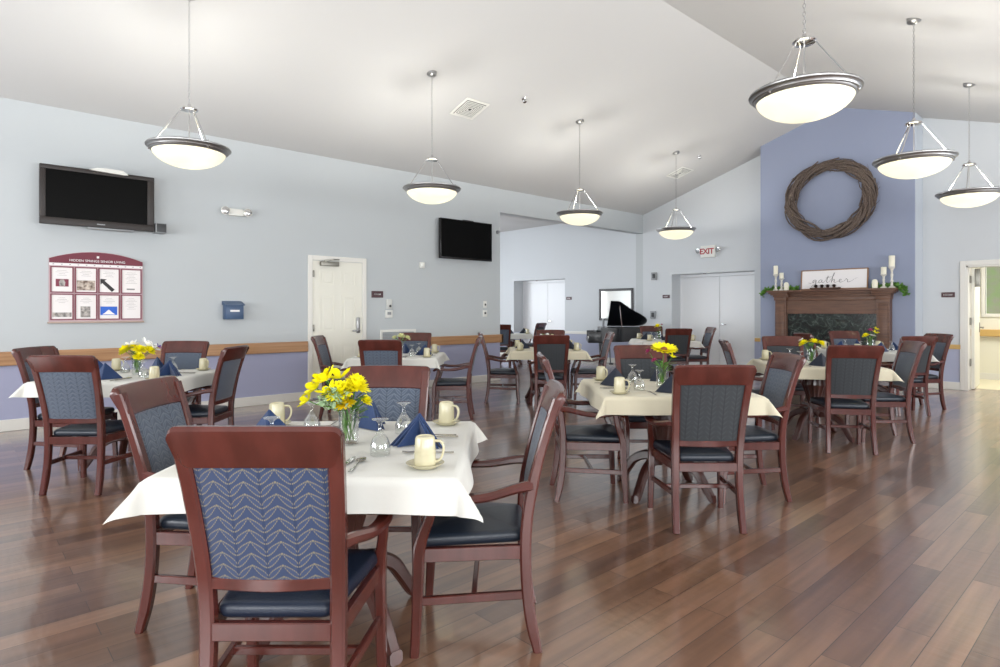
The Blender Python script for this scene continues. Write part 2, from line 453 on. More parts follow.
# back wall
bm = new()
topf = lambda x: ceil_z(x)+.05 if x > XL-.001 else ZA+.05
wall_with_holes(bm, 'x', YB, .2, XL, XR, [(-7.65, -5.71, 0, 2.14), (-2.19, -1.05, 0, 2.04)], 3, topf)
wall_with_holes(bm, 'x', YB, .2, XA, XL, [(-12.92, -10.92, 0, 2.18)], ZA+.05)
# recess linings
for x0, x1, zt in ((-7.65, -5.71, 2.14), (-12.92, -10.92, 2.18)):
    box(bm, x0-.1, x0, YB+.2, YB+.6, 0, zt+.1); box(bm, x1, x1+.1, YB+.2, YB+.6, 0, zt+.1)
    box(bm, x0-.1, x1+.1, YB+.2, YB+.6, zt, zt+.1); box(bm, x0-.1, x1+.1, YB+.5, YB+.6, 0, zt)
struct('wall_back', bm, M_BACK, label='gabled pale blue back wall')
# right wall and near wall with windows added out of view to light the room
bm = new()
wall_with_holes(bm, 'y', XR, .2, YN, YB, [(wy-1.05, wy+1.05, .8, 2.35) for wy in (-1.9, 1.3, 4.5, 7.7, 10.6)], ceil_z(XR)+.05)
struct('wall_right', bm, M_WALL)
bm = new()
wall_with_holes(bm, 'x', YN-.2, .2, XL-.2, XR, [(wx-1.05, wx+1.05, .8, 2.55) for wx in (-6.2, -2.9, .4)], 3, lambda x: ceil_z(x)+.05)
struct('wall_near', bm, M_WALL)
bm = new()
wall_with_holes(bm, 'y', XA-.2, .2, YA, YB, [(wy-1.15, wy+1.15, .7, 2.7) for wy in (6.3, 8.9)], ZA)
wall_with_holes(bm, 'x', YA-.2, .2, XA, XL-.2, [(-13.6, -10.4, .7, 2.7)], ZA)
struct('wall_next_room', bm, M_BACK, label='walls of the next room')
n = 0
def window(axis, pos, a0, a1, z0, z1):
    global n
    n += 1
    t = thing('window_%d' % n, None, 'window'); t['kind'] = 'structure'
    bm = new()
    def b(lo, hi, zb, zt):
        if axis == 'y': box(bm, pos+.05, pos+.12, lo, hi, zb, zt)
        else: box(bm, lo, hi, pos+.05, pos+.12, zb, zt)
    b(a0, a1, z0, z0+.05); b(a0, a1, z1-.05, z1); b(a0, a0+.05, z0+.05, z1-.05); b(a1-.05, a1, z0+.05, z1-.05)
    b((a0+a1)/2-.02, (a0+a1)/2+.02, z0+.05, z1-.05)
    link('window_frame', bm, M_TRIM, t, False)
for wy in (-1.9, 1.3, 4.5, 7.7, 10.6): window('y', XR, wy-1.05, wy+1.05, .8, 2.35)  # unseen, added with their lamps to light the room
for wx in (-6.2, -2.9, .4): window('x', YN-.2, wx-1.05, wx+1.05, .8, 2.55)
for wy in (6.3, 8.9): window('y', XA-.2, wy-1.15, wy+1.15, .7, 2.7)
window('x', YA-.2, -13.6, -10.4, .7, 2.7)

# chimney breast
CX0, CX1, CY = -5.39, -2.80, 11.88
bm = new()
box(bm, -4.75, -3.42, 12.2, YB, 0, .78)
prism(bm, [(CX0, 0), (-4.75, 0), (-4.75, .78), (-3.42, .78), (-3.42, 0), (CX1, 0), (CX1, ceil_z(CX1)+.03), (RX, RZ+.03), (CX0, ceil_z(CX0)+.03)], 'y', CY, YB)
struct('wall_chimney_breast', bm, [M_ACC], label='blue accent chimney breast', cat='wall')
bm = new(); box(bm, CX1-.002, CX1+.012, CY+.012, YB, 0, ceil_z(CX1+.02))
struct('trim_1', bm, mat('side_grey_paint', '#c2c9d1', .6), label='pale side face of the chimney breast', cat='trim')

# baseboards
def baseboard(name, segs, lab=None):
    bm = new()
    for s in segs: box(bm, *s[:4], 0, .125, .004, seg=1)
    return struct(name, bm, M_TRIM, label=lab)
baseboard('baseboard_left', [(XL, XL+.018, YN, 3.87), (XL, XL+.018, 4.83, 7.67)], 'cream baseboard along the left wall')
baseboard('baseboard_back', [(-10.9, -7.66, YB-.018, YB), (-5.70, CX0, YB-.018, YB), (CX1, -2.27, YB-.018, YB), (XA, -12.93, YB-.018, YB), (-.96, XR, YB-.018, YB)], 'white baseboard along the back wall')
baseboard('baseboard_chimney', [(CX0, -4.92, CY-.018, CY), (-3.24, CX1, CY-.018, CY), (CX1+.012, CX1+.03, CY, YB)])
# chair rails
bm = new()
for y0, y1 in ((YN, 3.86), (5.76, 7.72)): box(bm, XL, XL+.045, y0, y1, .71, .86, .008)
box(bm, XL-.2, XL+.045, 7.67, 7.72, .71, .86, .008)
struct('trim_2', bm, M_OAK, label='wide oak bumper rail along the left wall', cat='chair rail')
bm = new()
for x0, x1 in ((-10.9, -7.67),): box(bm, x0, x1, YB-.022, YB, .69, .76, .005)
struct('trim_3', bm, M_TRIM, label='white chair rail on the back wall', cat='chair rail')
bm = new()
for x0, x1 in ((-5.70, -5.40), (CX1, -2.26)): box(bm, x0, x1, YB-.022, YB, .67, .745, .005)
struct('trim_4', bm, M_OAKY, label='short oak chair rail beside the chimney and right doorway', cat='chair rail')

# six-panel door in the left wall
def door_casing(axis, pos, a0, a1, zt, out, w_=.07, m=M_TRIM, name='door_casing', parent=None):
    bm = new(); t_ = .02
    def b(lo, hi, zb, ztp):
        if axis == 'y': box(bm, min(pos, pos+out*t_), max(pos, pos+out*t_), lo, hi, zb, ztp, .004, seg=1)
        else: box(bm, lo, hi, min(pos, pos+out*t_), max(pos, pos+out*t_), zb, ztp, .004, seg=1)
    b(a0, a0+w_, 0, zt); b(a1-w_, a1, 0, zt); b(a0+w_, a1-w_, zt-w_, zt)
    return link(name, bm, m, parent)
d1 = thing('door_1', 'closed cream six-panel door in the left wall', 'door'); d1['kind'] = 'structure'
door_casing('y', XL, 3.87, 4.83, 2.12, 1, parent=d1)
bm = new(); x = XL
y0, y1 = 3.945, 4.755; box(bm, x, x+.006, y0, y1, .02, 2.045)
stile = .11; cols = [(y0+stile, (y0+y1)/2-.05), ((y0+y1)/2+.05, y1-stile)]
for c0, c1 in cols:
    for z0, z1 in ((.22, .82), (.98, 1.55), (1.68, 1.92)):
        f = .02
        box(bm, x+.006, x+.012, c0, c1, z0, z0+f); box(bm, x+.006, x+.012, c0, c1, z1-f, z1)
        box(bm, x+.006, x+.012, c0, c0+f, z0+f, z1-f); box(bm, x+.006, x+.012, c1-f, c1, z0+f, z1-f)
        box(bm, x+.005, x+.013, c0+.05, c1-.05, z0+.05, z1-.05, .004, seg=1)
slab = link('door_panel', bm, M_DOORW, d1)
bm = new(); box(bm, x+.012, x+.024, 4.655, 4.715, .96, 1.20, .006)
box(bm, x+.013, x+.06, 4.66, 4.69, .99, 1.02, .005); box(bm, x+.045, x+.065, 4.57, 4.70, .985, 1.012, .006)
link('door_handle', bm, M_NICK, slab)
for z in (.3, 1.05, 1.85):
    bm = new(); box(bm, x+.008, x+.026, 3.94, 3.965, z-.05, z+.05, .003); link('hinge', bm, M_HINGE, slab)
bm = new(); box(bm, x+.012, x+.07, 4.05, 4.34, 1.97, 2.035, .006)
sweep(bm, [(x+.05, 4.10, 2.045, .02, .01), (x+.12, 4.22, 2.065, .02, .01), (x+.03, 4.36, 2.075, .02, .01)], (0, 0, 1), 1)
link('door_closer', bm, M_HINGE, slab)

# double doors in the recesses of the back wall
k = 2
for x0, x1, zt, lab in ((-7.65, -5.71, 2.14, 'recessed plain white double doors below the exit sign'), (-12.92, -10.92, 2.18, 'recessed white double doors in the next room')):
    d = thing('door_%d' % k, lab, 'door'); d['kind'] = 'structure'; k += 1
    yb = YB+.42; xm = (x0+x1)/2
    for a, b in ((x0+.03, xm-.004), (xm+.004, x1-.03)):
        bm = new(); box(bm, a, b, yb-.03, yb+.03, .01, zt-.07, .003, seg=1); l = link('door_leaf', bm, M_DOOR, d)
    bm = new(); box(bm, x0+.001, x0+.03, yb-.05, yb+.05, 0, zt-.001); box(bm, x1-.03, x1-.001, yb-.05, yb+.05, 0, zt-.001)
    box(bm, x0+.03, x1-.03, yb-.05, yb+.05, zt-.065, zt-.001); link('door_frame', bm, M_DOOR, d)
    bm = new(); lathe(bm, [(.027, 0), (.027, .01), (.01, .012), (.01, .05)], seg=14, mx=Matrix.Translation((xm+.07, yb-.03, 1.0))@Matrix.Rotation(PI/2, 4, 'X'))
    box(bm, xm+.06, xm+.18, yb-.09, yb-.075, .99, 1.01, .004); link('door_handle', bm, M_CHROME, l)
    bm = new(); lathe(bm, [(.05, 0), (.045, -.015), (0, -.02)], (xm-.25, YB+.2, zt), 16); link('downlight', bm, M_CHROME, d)

# right doorway and the corridor beyond
d4 = thing('door_4', 'open white door leaf in the right-hand doorway', 'door'); d4['kind'] = 'structure'
door_casing('x', YB, -2.27, -.97, 2.12, -1, .08, M_TRIM, parent=d4)
bm = new(); box(bm, -2.19, -2.165, YB, YB+.2, 0, 2.04); box(bm, -1.075, -1.05, YB, YB+.2, 0, 2.04); box(bm, -2.19, -1.05, YB, YB+.2, 2.015, 2.04)
link('door_frame', bm, M_TRIM, d4)
lf = link('door_leaf', box(new(), 0, .045, 0, .92, .01, 2.0, .003, seg=1), M_DOORW, d4); lf.location = (-2.16, YB+.2, 0); lf.rotation_euler = (0, 0, R(5))
for z in (.45, 1.13, 1.82):
    bm = new(); box(bm, -2.164, -2.15, YB+.11, YB+.19, z-.06, z+.06, .002); link('hinge', bm, M_HINGE, d4)
bm = new(); box(bm, .045, .055, .79, .86, .93, 1.10, .003); box(bm, .05, .11, .81, .835, 1.0, 1.025, .003); box(bm, .09, .11, .70, .83, .995, 1.02, .004)
link('door_handle', bm, M_HINGE, lf)
bm = new(); box(bm, .045, .12, .02, .09, 1.70, 2.0, .004); link('door_closer', bm, M_HINGE, lf)
bm = new()
HX0, HX1, HY1, HZ = -3.3, 3.0, 14.6, 2.6
box(bm, HX0-.1, HX0, YB+.2, HY1, 0, HZ); box(bm, HX1, HX1+.1, YB+.2, HY1, 0, HZ)
wall_with_holes(bm, 'x', HY1, .1, HX0, HX1, [(-2.30, -1.4, 1.25, 2.15)], HZ)
struct('wall_corridor', bm, M_HALL, label='cream corridor walls beyond the doorway', cat='wall')
struct('ceiling', box(new(), HX0-.1, HX1+.1, YB+.2, HY1+.1, HZ, HZ+.1), M_CEIL, label='corridor ceiling')
struct('floor', box(new(), HX0-.1, HX1+.1, YB+.45, HY1+.1, -.1, .0), M_HALLF, label='cream corridor floor')
bm = new(); box(bm, HX0+.02, HX1, HY1-.07, HY1, .82, .95, .01); struct('trim_5', bm, M_OAKY, label='oak handrail in the corridor', cat='handrail')
bm = new(); box(bm, HX0, HX1, HY1-.02, HY1, 0, .12); struct('baseboard_corridor', bm, M_TRIM)
t = thing('window_%d' % (n+1), 'white window in the corridor wall', 'window'); t['kind'] = 'structure'
bm = new()
for a, b, c_, d_ in ((-2.36, -1.34, 1.19, 1.25), (-2.36, -1.34, 2.15, 2.21), (-2.36, -2.30, 1.25, 2.15), (-1.40, -1.34, 1.25, 2.15), (-1.87, -1.83, 1.25, 2.15)):
    box(bm, a, b, HY1-.02, HY1+.05, c_, d_)
link('window_frame', bm, M_TRIM, t)
bm = new(); box(bm, -4, 0, 16.4, 16.9, 0, 3.2, .1)
o = link('hedge', bm, mat('hedge_leaves', '#7d8a5c', .8, noise=((6, 6, 6), '#857f6c'), bump=(14, 1)), None); tag(o, 'blurred hedge outside the corridor window', 'hedge', kind='stuff')

# ------------------------------------------------------------------ chairs
def rounded_slab(bm, outline, z0, z1, r_=.018, crown=0, mi=0):
    """soft cushion: outline (list of x,y) stacked in insets from z0 to z1"""
    n_ = len(outline); cx = sum(p[0] for p in outline)/n_; cy = sum(p[1] for p in outline)/n_
    lev = []
    for s in range(5):
        a = s/4*PI/2; lev.append((r_*(1-math.sin(a)), z0+r_*(1-math.cos(a))))
    for s in range(5):
        a = s/4*PI/2; lev.append((r_*(1-math.cos(a)), z1-r_+r_*math.sin(a)))
    rings = []
    for ins, z in lev:
        ring = []
        for x, y in outline:
            d = math.hypot(x-cx, y-cy); k_ = max(0, (d-ins*1.2)/d)
            ring.append(bm.verts.new((cx+(x-cx)*k_, cy+(y-cy)*k_, z)))
        rings.append(ring)
    for f_ in (.66, .33):
        ring = []
        for x, y in outline:
            d = math.hypot(x-cx, y-cy); k_ = (d-lev[-1][0]*1.2)/d*f_
            ring.append(bm.verts.new((cx+(x-cx)*k_, cy+(y-cy)*k_, z1+crown*(1-f_**2))))
        rings.append(ring)
    for a, b in zip(rings, rings[1:]):
        for j in range(n_): bm.faces.new((a[j], a[(j+1) % n_], b[(j+1) % n_], b[j])).material_index = mi
    bm.faces.new(rings[0][::-1]).material_index = mi
    c = bm.verts.new((cx, cy, z1+crown))
    for j in range(n_): bm.faces.new((rings[-1][j], rings[-1][(j+1) % n_], c)).material_index = mi
def rrect(wf, wb, y0, y1, r_, seg=4):
    """rounded trapezoid, wb wide at y0 and wf wide at y1"""
    pts = []
    for cx, cy, a0, w2 in ((1, y1-r_, 0, wf/2), (-1, y1-r_, 90, wf/2), (-1, y0+r_, 180, wb/2), (1, y0+r_, 270, wb/2)):
        for s in range(seg+1):
            a = R(a0+90*s/seg); pts.append((cx*(w2-r_)+r_*math.cos(a), cy+r_*math.sin(a)))
    return pts
PZ = [(0, -.245, .196), (.10, -.222, .193), (.22, -.205, .190), (.36, -.198, .188), (.50, -.203, .190), (.62, -.222, .194), (.75, -.252, .201), (.88, -.290, .207), (.965, -.318, .211)]
def post_at(z):
    for a, b in zip(PZ, PZ[1:]):
        if a[0] <= z <= b[0]:
            t_ = (z-a[0])/(b[0]-a[0]); return a[1]+(b[1]-a[1])*t_, a[2]+(b[2]-a[2])*t_
    return PZ[-1][1:]
def make_chair(arms, fab, vinyl):
    t = thing('dining_chair', 'chair', 'chair')
    for s in (-1, 1):
        bm = new()
        sz = {0: (.034, .034), .10: (.036, .038)}
        sweep(bm, [(s*x, y, z, .040 if z < .3 else .044, .034 if z < .05 else .044 if z < .7 else .036) for z, y, x in PZ], (1, 0, 0), 3, .18)
        link('rear_leg', bm, M_WOOD, t)
        bm = new()
        if arms:
            P = [(s*.232, .222, 0, .034, .034), (s*.230, .214, .14, .036, .038), (s*.228, .208, .30, .040, .044), (s*.228, .205, .39, .042, .046),
                 (s*.236, .188, .46, .036, .040), (s*.248, .162, .53, .034, .036), (s*.252, .148, .60, .036, .036)]
        else:
            P = [(s*.222, .216, 0, .034, .034), (s*.220, .210, .14, .036, .038), (s*.218, .206, .30, .040, .044), (s*.218, .204, .40, .042, .046)]
        sweep(bm, P, (1, 0, 0), 3, .18); link('front_leg', bm, M_WOOD, t)
        bm = new(); sweep(bm, [(s*.190, -.205, .215, .020, .032), (s*.226, .20, .205, .020, .032)], (1, 0, 0), 1, .15)
        link('side_stretcher', bm, M_WOOD, t)
        if arms:
            bm = new()
            sweep(bm, [(s*.205, -.222, .636, .028, .040), (s*.222, -.16, .628, .034, .036), (s*.250, -.05, .606, .044, .033), (s*.266, .06, .602, .050, .031),
                       (s*.264, .14, .613, .050, .031), (s*.254, .185, .606, .046, .029), (s*.246, .208, .588, .036, .022)], (1, 0, 0), 4, .3)
            link('armrest', bm, M_WOOD, t)
    bm = new(); sweep(bm, [(-.205, .0, .208, .026, .020), (.205, .0, .208, .026, .020)], (0, 0, 1), 1, .15); link('cross_stretcher', bm, M_WOOD, t)
    # seat rails
    bm = new()
    box(bm, -.172, .172, -.218, -.194, .352, .405, .003, seg=1); box(bm, -.212, .212, .192, .218, .352, .405, .003, seg=1)
    for s in (-1, 1): sweep(bm, [(s*.188, -.19, .3785, .024, .053), (s*.224, .20, .3785, .024, .053)], (1, 0, 0), 1, .1)
    link('seat_frame', bm, M_WOOD, t)
    bm = new(); rounded_slab(bm, rrect(.452, .345, -.195, .222, .035, 5), .402, .452, .022, .020); 
    link('seat', bm, vinyl, t, angle=60)
    # crest rail: bowed back in the middle, corners rounded
    bm = new(); N = 26; rings = []; HWD, RC = .233, .024
    for i in range(N+1):
        u = math.sin(PI/2*(-1+2*i/N)); x = HWD*u; e = abs(u); q = max(0, abs(x)-(HWD-RC))
        dz = RC-math.sqrt(max(0, RC*RC-q*q))
        zt = .992+.004*(1-u*u)-dz*.9; zb = .872+.006*(1-u*u)+.012*max(0, (e-.86)/.14)
        bow = -.020*(1-u*u)
        yt, _ = post_at(.96); yb, _ = post_at(.88); yt -= .012
        ring = []
        for (zz, yy, o_) in ((zb, yb, .014), (zb+.006, yb, .018), (zt-.012, yt, .017), (zt, yt-.002, .008), (zt, yt-.002, -.008), (zt-.012, yt, -.017), (zb+.006, yb, -.018), (zb, yb, -.014)):
            ring.append(bm.verts.new((x*(1 if zz > .95 else .965), yy+bow+o_, zz)))
        rings.append(ring)
    for a, b in zip(rings, rings[1:]):
        for j in range(8): bm.faces.new((a[j], a[(j+1) % 8], b[(j+1) % 8], b[j]))
    bm.faces.new(rings[0][::-1]); bm.faces.new(rings[-1])
    link('crest_rail', bm, M_WOOD, t)
    bm = new(); y5, x5 = post_at(.515)
    sweep(bm, [(-x5+.01, y5, .520, .036, .026), (0, y5-.016, .520, .040, .026), (x5-.01, y5, .520, .036, .026)], (0, 0, 1), 6, .15)
    link('back_rail', bm, M_WOOD, t)
    # upholstered back, bowed, both faces
    bm = new(); NX, NZ = 12, 10; F, B = [], []
    for k_ in range(NZ+1):
        z = .530+(.886-.530)*k_/NZ; y, x = post_at(z); w2 = x-.018; rf, rb = [], []
        for i in range(NX+1):
            u = -1+2*i/NX; bow = -.017*(1-u*u); puff = .012*(1-u**6)*(1-(2*k_/NZ-1)**6)
            rf.append(bm.verts.new((w2*u, y+bow+.006+puff, z))); rb.append(bm.verts.new((w2*u, y+bow-.006-puff*.6, z)))
        F.append(rf); B.append(rb)
    for k_ in range(NZ):
        for i in range(NX):
            bm.faces.new((F[k_][i], F[k_][i+1], F[k_+1][i+1], F[k_+1][i])); bm.faces.new((B[k_][i+1], B[k_][i], B[k_+1][i], B[k_+1][i+1]))
        bm.faces.new((F[k_][0], F[k_+1][0], B[k_+1][0], B[k_][0])); bm.faces.new((F[k_][NX], B[k_][NX], B[k_+1][NX], F[k_+1][NX]))
    link('backrest', bm, fab, t, angle=60)
    return t
KINDS = {}
def place_chair(kind, x, y, rz, label, group):
    if kind not in KINDS:
        arms = kind[0] == 'A'; fab = {'B': M_FAB_BLUE, 'S': M_FAB_SLATE, 'C': M_FAB_CHAR}[kind[1]]
        c = KINDS[kind] = make_chair(arms, fab, M_VINYLB if kind[1] == 'B' else M_VINYL)
        c.location = (x, y, 0); c.rotation_euler = (0, 0, rz); c['label'] = label; c['group'] = group
        return c
    return dup(KINDS[kind], (x, y, 0), rz, label, group)
def W(d, l): return (-S_*d+C_*l, C_*d+S_*l)     # metres ahead of / right of the viewpoint -> room metres

# ------------------------------------------------------------------ tables
HT = .51; ZT = .748; TOPZ = ZT+.0085
def make_table():
    t = thing('dining_table', 'table', 'table')
    bm = new(); box(bm, -HT, HT, -HT, HT, ZT-.032, ZT, .008); link('tabletop', bm, M_WOODD, t)
    bm = new(); box(bm, -.30, .30, -.30, .30, ZT-.075, ZT-.032, .006); link('top_mount', bm, M_WOODD, t)
    bm = new(); seg = 32; prof = [(.085, .20), (.10, .22), (.075, .26), (.065, .34), (.10, .46), (.13, .54), (.12, .60), (.09, .63), (.11, .65), (.12, .673)]
    rings = []
    for r_, z in prof:
        rings.append([bm.verts.new(((r_*(1-.09*(j % 2) if .24 < z < .62 else r_))*math.cos(2*PI*j/seg), (r_*(1-.09*(j % 2)) if .24 < z < .62 else r_)*math.sin(2*PI*j/seg), z)) for j in range(seg)])
    for a, b in zip(rings, rings[1:]):
        for j in range(seg): bm.faces.new((a[j], a[(j+1) % seg], b[(j+1) % seg], b[j]))
    bm.faces.new(rings[0][::-1]); bm.faces.new(rings[-1])
    link('pedestal', bm, M_WOODD, t, angle=25)
    for q in range(4):
        a = R(45+90*q); dx, dy = math.cos(a), math.sin(a); bm = new()
        P = [(.05, .235, .07), (.14, .245, .07), (.24, .20, .062), (.295, .13, .056), (.34, .06, .050), (.365, .027, .046), (.382, .026, .05)]
        sweep(bm, [(dx*r_, dy*r_, z, .055, h_) for r_, z, h_ in P], (-dy, dx, 0), 4, .2)
        link('table_leg', bm, M_WOODD, t)
    return t
def cloth_mesh(seed, m):
    rnd = random.Random(seed); N = 84; ov = .115; bm = new(); V = {}
    ph = [rnd.uniform(0, 6.28) for _ in range(10)]
    rot = [rnd.uniform(.72, 1.02) for _ in range(4)]
    half = HT+ov
    for i in range(N+1):
        for j in range(N+1):
            cx = (-1+2*i/N)*half; cy = (-1+2*j/N)*half
            ex = max(0, abs(cx)-HT); ey = max(0, abs(cy)-HT); sx = 1 if cx > 0 else -1; sy = 1 if cy > 0 else -1
            x = max(-HT, min(HT, cx)); y = max(-HT, min(HT, cy))
            L_ = math.hypot(ex, ey)
            if L_ == 0:
                z = ZT+.006+.0012*math.sin(cx*17+ph[0])*math.sin(cy*13+ph[1])
                # soft fold lines pressed into the cloth
                z += .0015*math.exp(-((cx+.02)/.01)**2)+.0015*math.exp(-((cy-.03)/.01)**2)
            else:
                q = (0 if sx > 0 else 1)+(0 if sy > 0 else 2)
                diag = math.sin(2*math.atan2(ey, ex))**1.3
                out = (.16+.50*diag)*rot[q]
                ripple = .011*math.sin(cx*11+ph[2])*(1 if ey > 0 else 0)+.011*math.sin(cy*12+ph[3])*(1 if ex > 0 else 0)
                rad = .012
                h_ = L_*min(.95, out) + .006 + ripple*min(1, L_/.1)
                dn = math.sqrt(max(.05, 1-min(.9, out)**2))*L_
                # neighbours of a corner hang inward a little so the point reads
                if diag > 0:
                    x += sx*h_*ex/L_; y += sy*h_*ey/L_
                    z = ZT+.004-dn*(.97-.05*diag)
                else:
                    x += sx*h_*(ex > 0); y += sy*h_*(ey > 0)
                    z = ZT+.004-dn*.97
                z = min(z, ZT+.006-.3*L_*L_/.05 if L_ < .02 else z)
                x += sx*.004; y += sy*.004
            V[i, j] = bm.verts.new((x, y, z))
    for i in range(N):
        for j in range(N): bm.faces.new((V[i, j], V[i+1, j], V[i+1, j+1], V[i, j+1]))
    return link('tablecloth', bm, m, None, angle=80)

# ------------------------------------------------------------------ tableware, one of each kind
PROTO = []
def proto(o):
    PROTO.append(o); return o
def make_mug():
    t = thing('coffee_mug', 'mug', 'mug')
    bm = new()     # upside down: rim at z=0
    lathe(bm, [(.0335, 0), (.0375, 0), (.038, .004), (.037, .05), (.0345, .092), (.0315, .099), (.026, .101), (.024, .098), (0, .098)], seg=24, capb=False, capt=False)
    lathe(bm, [(.0335, 0), (.033, .05), (.030, .09), (0, .092)], seg=24, capb=False, capt=False)
    bmesh.ops.remove_doubles(bm, verts=bm.verts[:], dist=1e-5)
    link('mug_body', bm, M_MUG, t)
    bm = new(); sweep(bm, [(.033, 0, .084, .014, .009), (.055, 0, .082, .014, .008), (.065, 0, .062, .014, .008), (.061, 0, .036, .013, .008), (.050, 0, .018, .013, .008), (.036, 0, .012, .014, .009)], (0, 1, 0), 5, .3)
    link('handle', bm, M_MUG, t)
    return t
def make_saucer():
    bm = new(); lathe(bm, [(0, .003), (.035, .003), (.036, 0), (.042, 0), (.046, .004), (.065, .014), (.067, .016), (.064, .017), (.046, .008), (.032, .007), (0, .007)], seg=32, capb=False, capt=False)
    return tag(link('saucer', bm, M_MUG, None, angle=60), 'saucer', 'saucer')
def make_goblet():
    bm = new()     # upside down: rim at z=0, foot at the top
    outer = [(.037, 0), (.039, .018), (.037, .040), (.029, .062), (.016, .080), (.008, .092), (.006, .108), (.008, .120), (.018, .128), (.031, .132), (.032, .135), (.020, .1365), (0, .137)]
    inner = [(.0352, 0), (.0372, .018), (.0352, .040), (.0272, .061), (.014, .077), (0, .081)]
    lathe(bm, outer, seg=24, capb=False, capt=False); lathe(bm, inner, seg=24, capb=False, capt=False)
    a = [v for v in bm.verts if abs(v.co.z) < 1e-6]
    ro = sorted([v for v in a if v.co.xy.length > .0361], key=lambda v: math.atan2(v.co.y, v.co.x)); ri = sorted([v for v in a if v.co.xy.length < .0361], key=lambda v: math.atan2(v.co.y, v.co.x))
    for j in range(24): bm.faces.new((ro[j], ro[(j+1) % 24], ri[(j+1) % 24], ri[j]))
    return tag(link('water_goblet', bm, M_GLASS, None, angle=60), 'goblet', 'glass')
def make_napkin(m):
    bm = new(); T = .0035
    def sheet(A, F, L_, R_):
        for P, Q in ((F, L_), (R_, F)):
            tri = [Vector(A), Vector(P), Vector(Q)]; nn = (tri[1]-tri[0]).cross(tri[2]-tri[0]).normalized()*T
            a = [bm.verts.new(v+nn) for v in tri]; b = [bm.verts.new(v-nn) for v in tri]
            for v in a+b: v.co.z = max(v.co.z, .0)
            bm.faces.new(a); bm.faces.new(b[::-1])
            for i in range(3): bm.faces.new((a[i], b[i], b[(i+1) % 3], a[(i+1) % 3]))
    sheet((0, .005, .128), (0, -.062, 0), (-.112, .045, 0), (.112, .045, 0))
    sheet((0, .012, .120), (0, -.046, 0), (-.096, .055, 0), (.096, .055, 0))
    sheet((0, .012, .112), (0, -.026, 0), (-.080, .062, 0), (.072, .066, 0))
    return tag(link('folded_napkin', bm, m, None, smooth=False), 'napkin', 'napkin')
def make_knife():
    bm = new(); sweep(bm, [(0, -.10, .004, .010, .006), (0, -.06, .004, .013, .006), (0, 0, .004, .010, .005)], (1, 0, 0), 3, .3)
    sweep(bm, [(0, 0, .004, .010, .004), (.001, .02, .0035, .017, .0022), (.002, .08, .0035, .018, .002), (.003, .115, .0035, .006, .0015)], (1, 0, 0), 3, .1)
    return tag(link('table_knife', bm, M_STEEL), 'knife', 'knife')
def make_spoon():
    bm = new(); sweep(bm, [(0, -.09, .005, .013, .0035), (0, -.03, .004, .008, .004), (0, .04, .006, .005, .004), (0, .045, .006, .006, .004)], (1, 0, 0), 3, .3)
    mx = Matrix.Translation((0, .068, .008))@Matrix.Diagonal((.0185, .028, .007, 1))
    r_ = bmesh.ops.create_uvsphere(bm, u_segments=16, v_segments=8, radius=1, matrix=mx)
    for v in r_['verts']:
        if v.co.z > .008: v.co.z = .008-(v.co.z-.008)*.6+.0015
    return tag(link('table_spoon', bm, M_STEEL), 'spoon', 'spoon')
def make_fork():
    bm = new(); sweep(bm, [(0, -.10, .004, .013, .0035), (0, -.03, .004, .007, .004), (0, .03, .005, .008, .003), (0, .05, .005, .022, .003)], (1, 0, 0), 3, .2)
    for i in range(4):
        x = -.009+.006*i; sweep(bm, [(x, .048, .005, .0035, .002), (x, .075, .003, .003, .002), (x, .098, .006, .0015, .0015)], (1, 0, 0), 2, .2)
    return tag(link('table_fork', bm, M_STEEL), 'fork', 'fork')

def petal(bm, c, d, up, ln, wd, lift, mi=0):
    """one curved petal from c along d"""
    d = Vector(d).normalized(); up = Vector(up).normalized(); s = d.cross(up).normalized(); c = Vector(c)
    rows = []
    for t_, w_ in ((0, .25), (.35, .8), (.7, 1), (.92, .65), (1, .12)):
        p = c+d*ln*t_+up*lift*math.sin(t_*PI*.8)
        rows.append((bm.verts.new(p-s*wd/2*w_+up*.12*wd*w_), bm.verts.new(p), bm.verts.new(p+s*wd/2*w_+up*.12*wd*w_)))
    for a, b in zip(rows, rows[1:]):
        for i in (0, 1): bm.faces.new((a[i], a[i+1], b[i+1], b[i])).material_index = mi
def frame(nrm):
    nrm = Vector(nrm).normalized(); a = nrm.cross(Vector((0, 0, 1)) if abs(nrm.z) < .9 else Vector((1, 0, 0))).normalized()
    return nrm, a, nrm.cross(a)
def mum(bm, c, nrm, r_, rnd, layers=4, npet=18):
    nrm, a, b = frame(nrm)
    for l in range(layers):
        e = R(5+70*l/max(1, layers-1)); rr = r_*(1-.2*l/layers)
        for k_ in range(max(6, npet-3*l)):
            g = 2*PI*k_/max(6, npet-3*l)+l*.3+rnd.uniform(-.08, .08); rad = a*math.cos(g)+b*math.sin(g)
            petal(bm, Vector(c)+rad*r_*.08, rad*math.cos(e)+nrm*math.sin(e), nrm*math.cos(e)-rad*math.sin(e), rr*rnd.uniform(.85, 1.05), r_*.27, r_*.06)
def daisy(bm, c, nrm, r_, rnd, npet=16, disc=.28):
    nrm, a, b = frame(nrm)
    for l in range(2):
        for k_ in range(npet):
            g = 2*PI*(k_+.5*l)/npet; rad = a*math.cos(g)+b*math.sin(g); e = R(10+14*l)
            petal(bm, Vector(c)+rad*r_*.1, rad*math.cos(e)+nrm*math.sin(e), nrm, r_*rnd.uniform(.88, 1), r_*.30, r_*.05)
    mx = Matrix.Translation(Vector(c)+nrm*r_*.10)
    rr = bmesh.ops.create_uvsphere(bm, u_segments=12, v_segments=8, radius=r_*disc, matrix=mx)
    for f in set(f for v in rr['verts'] for f in v.link_faces): f.material_index = 1
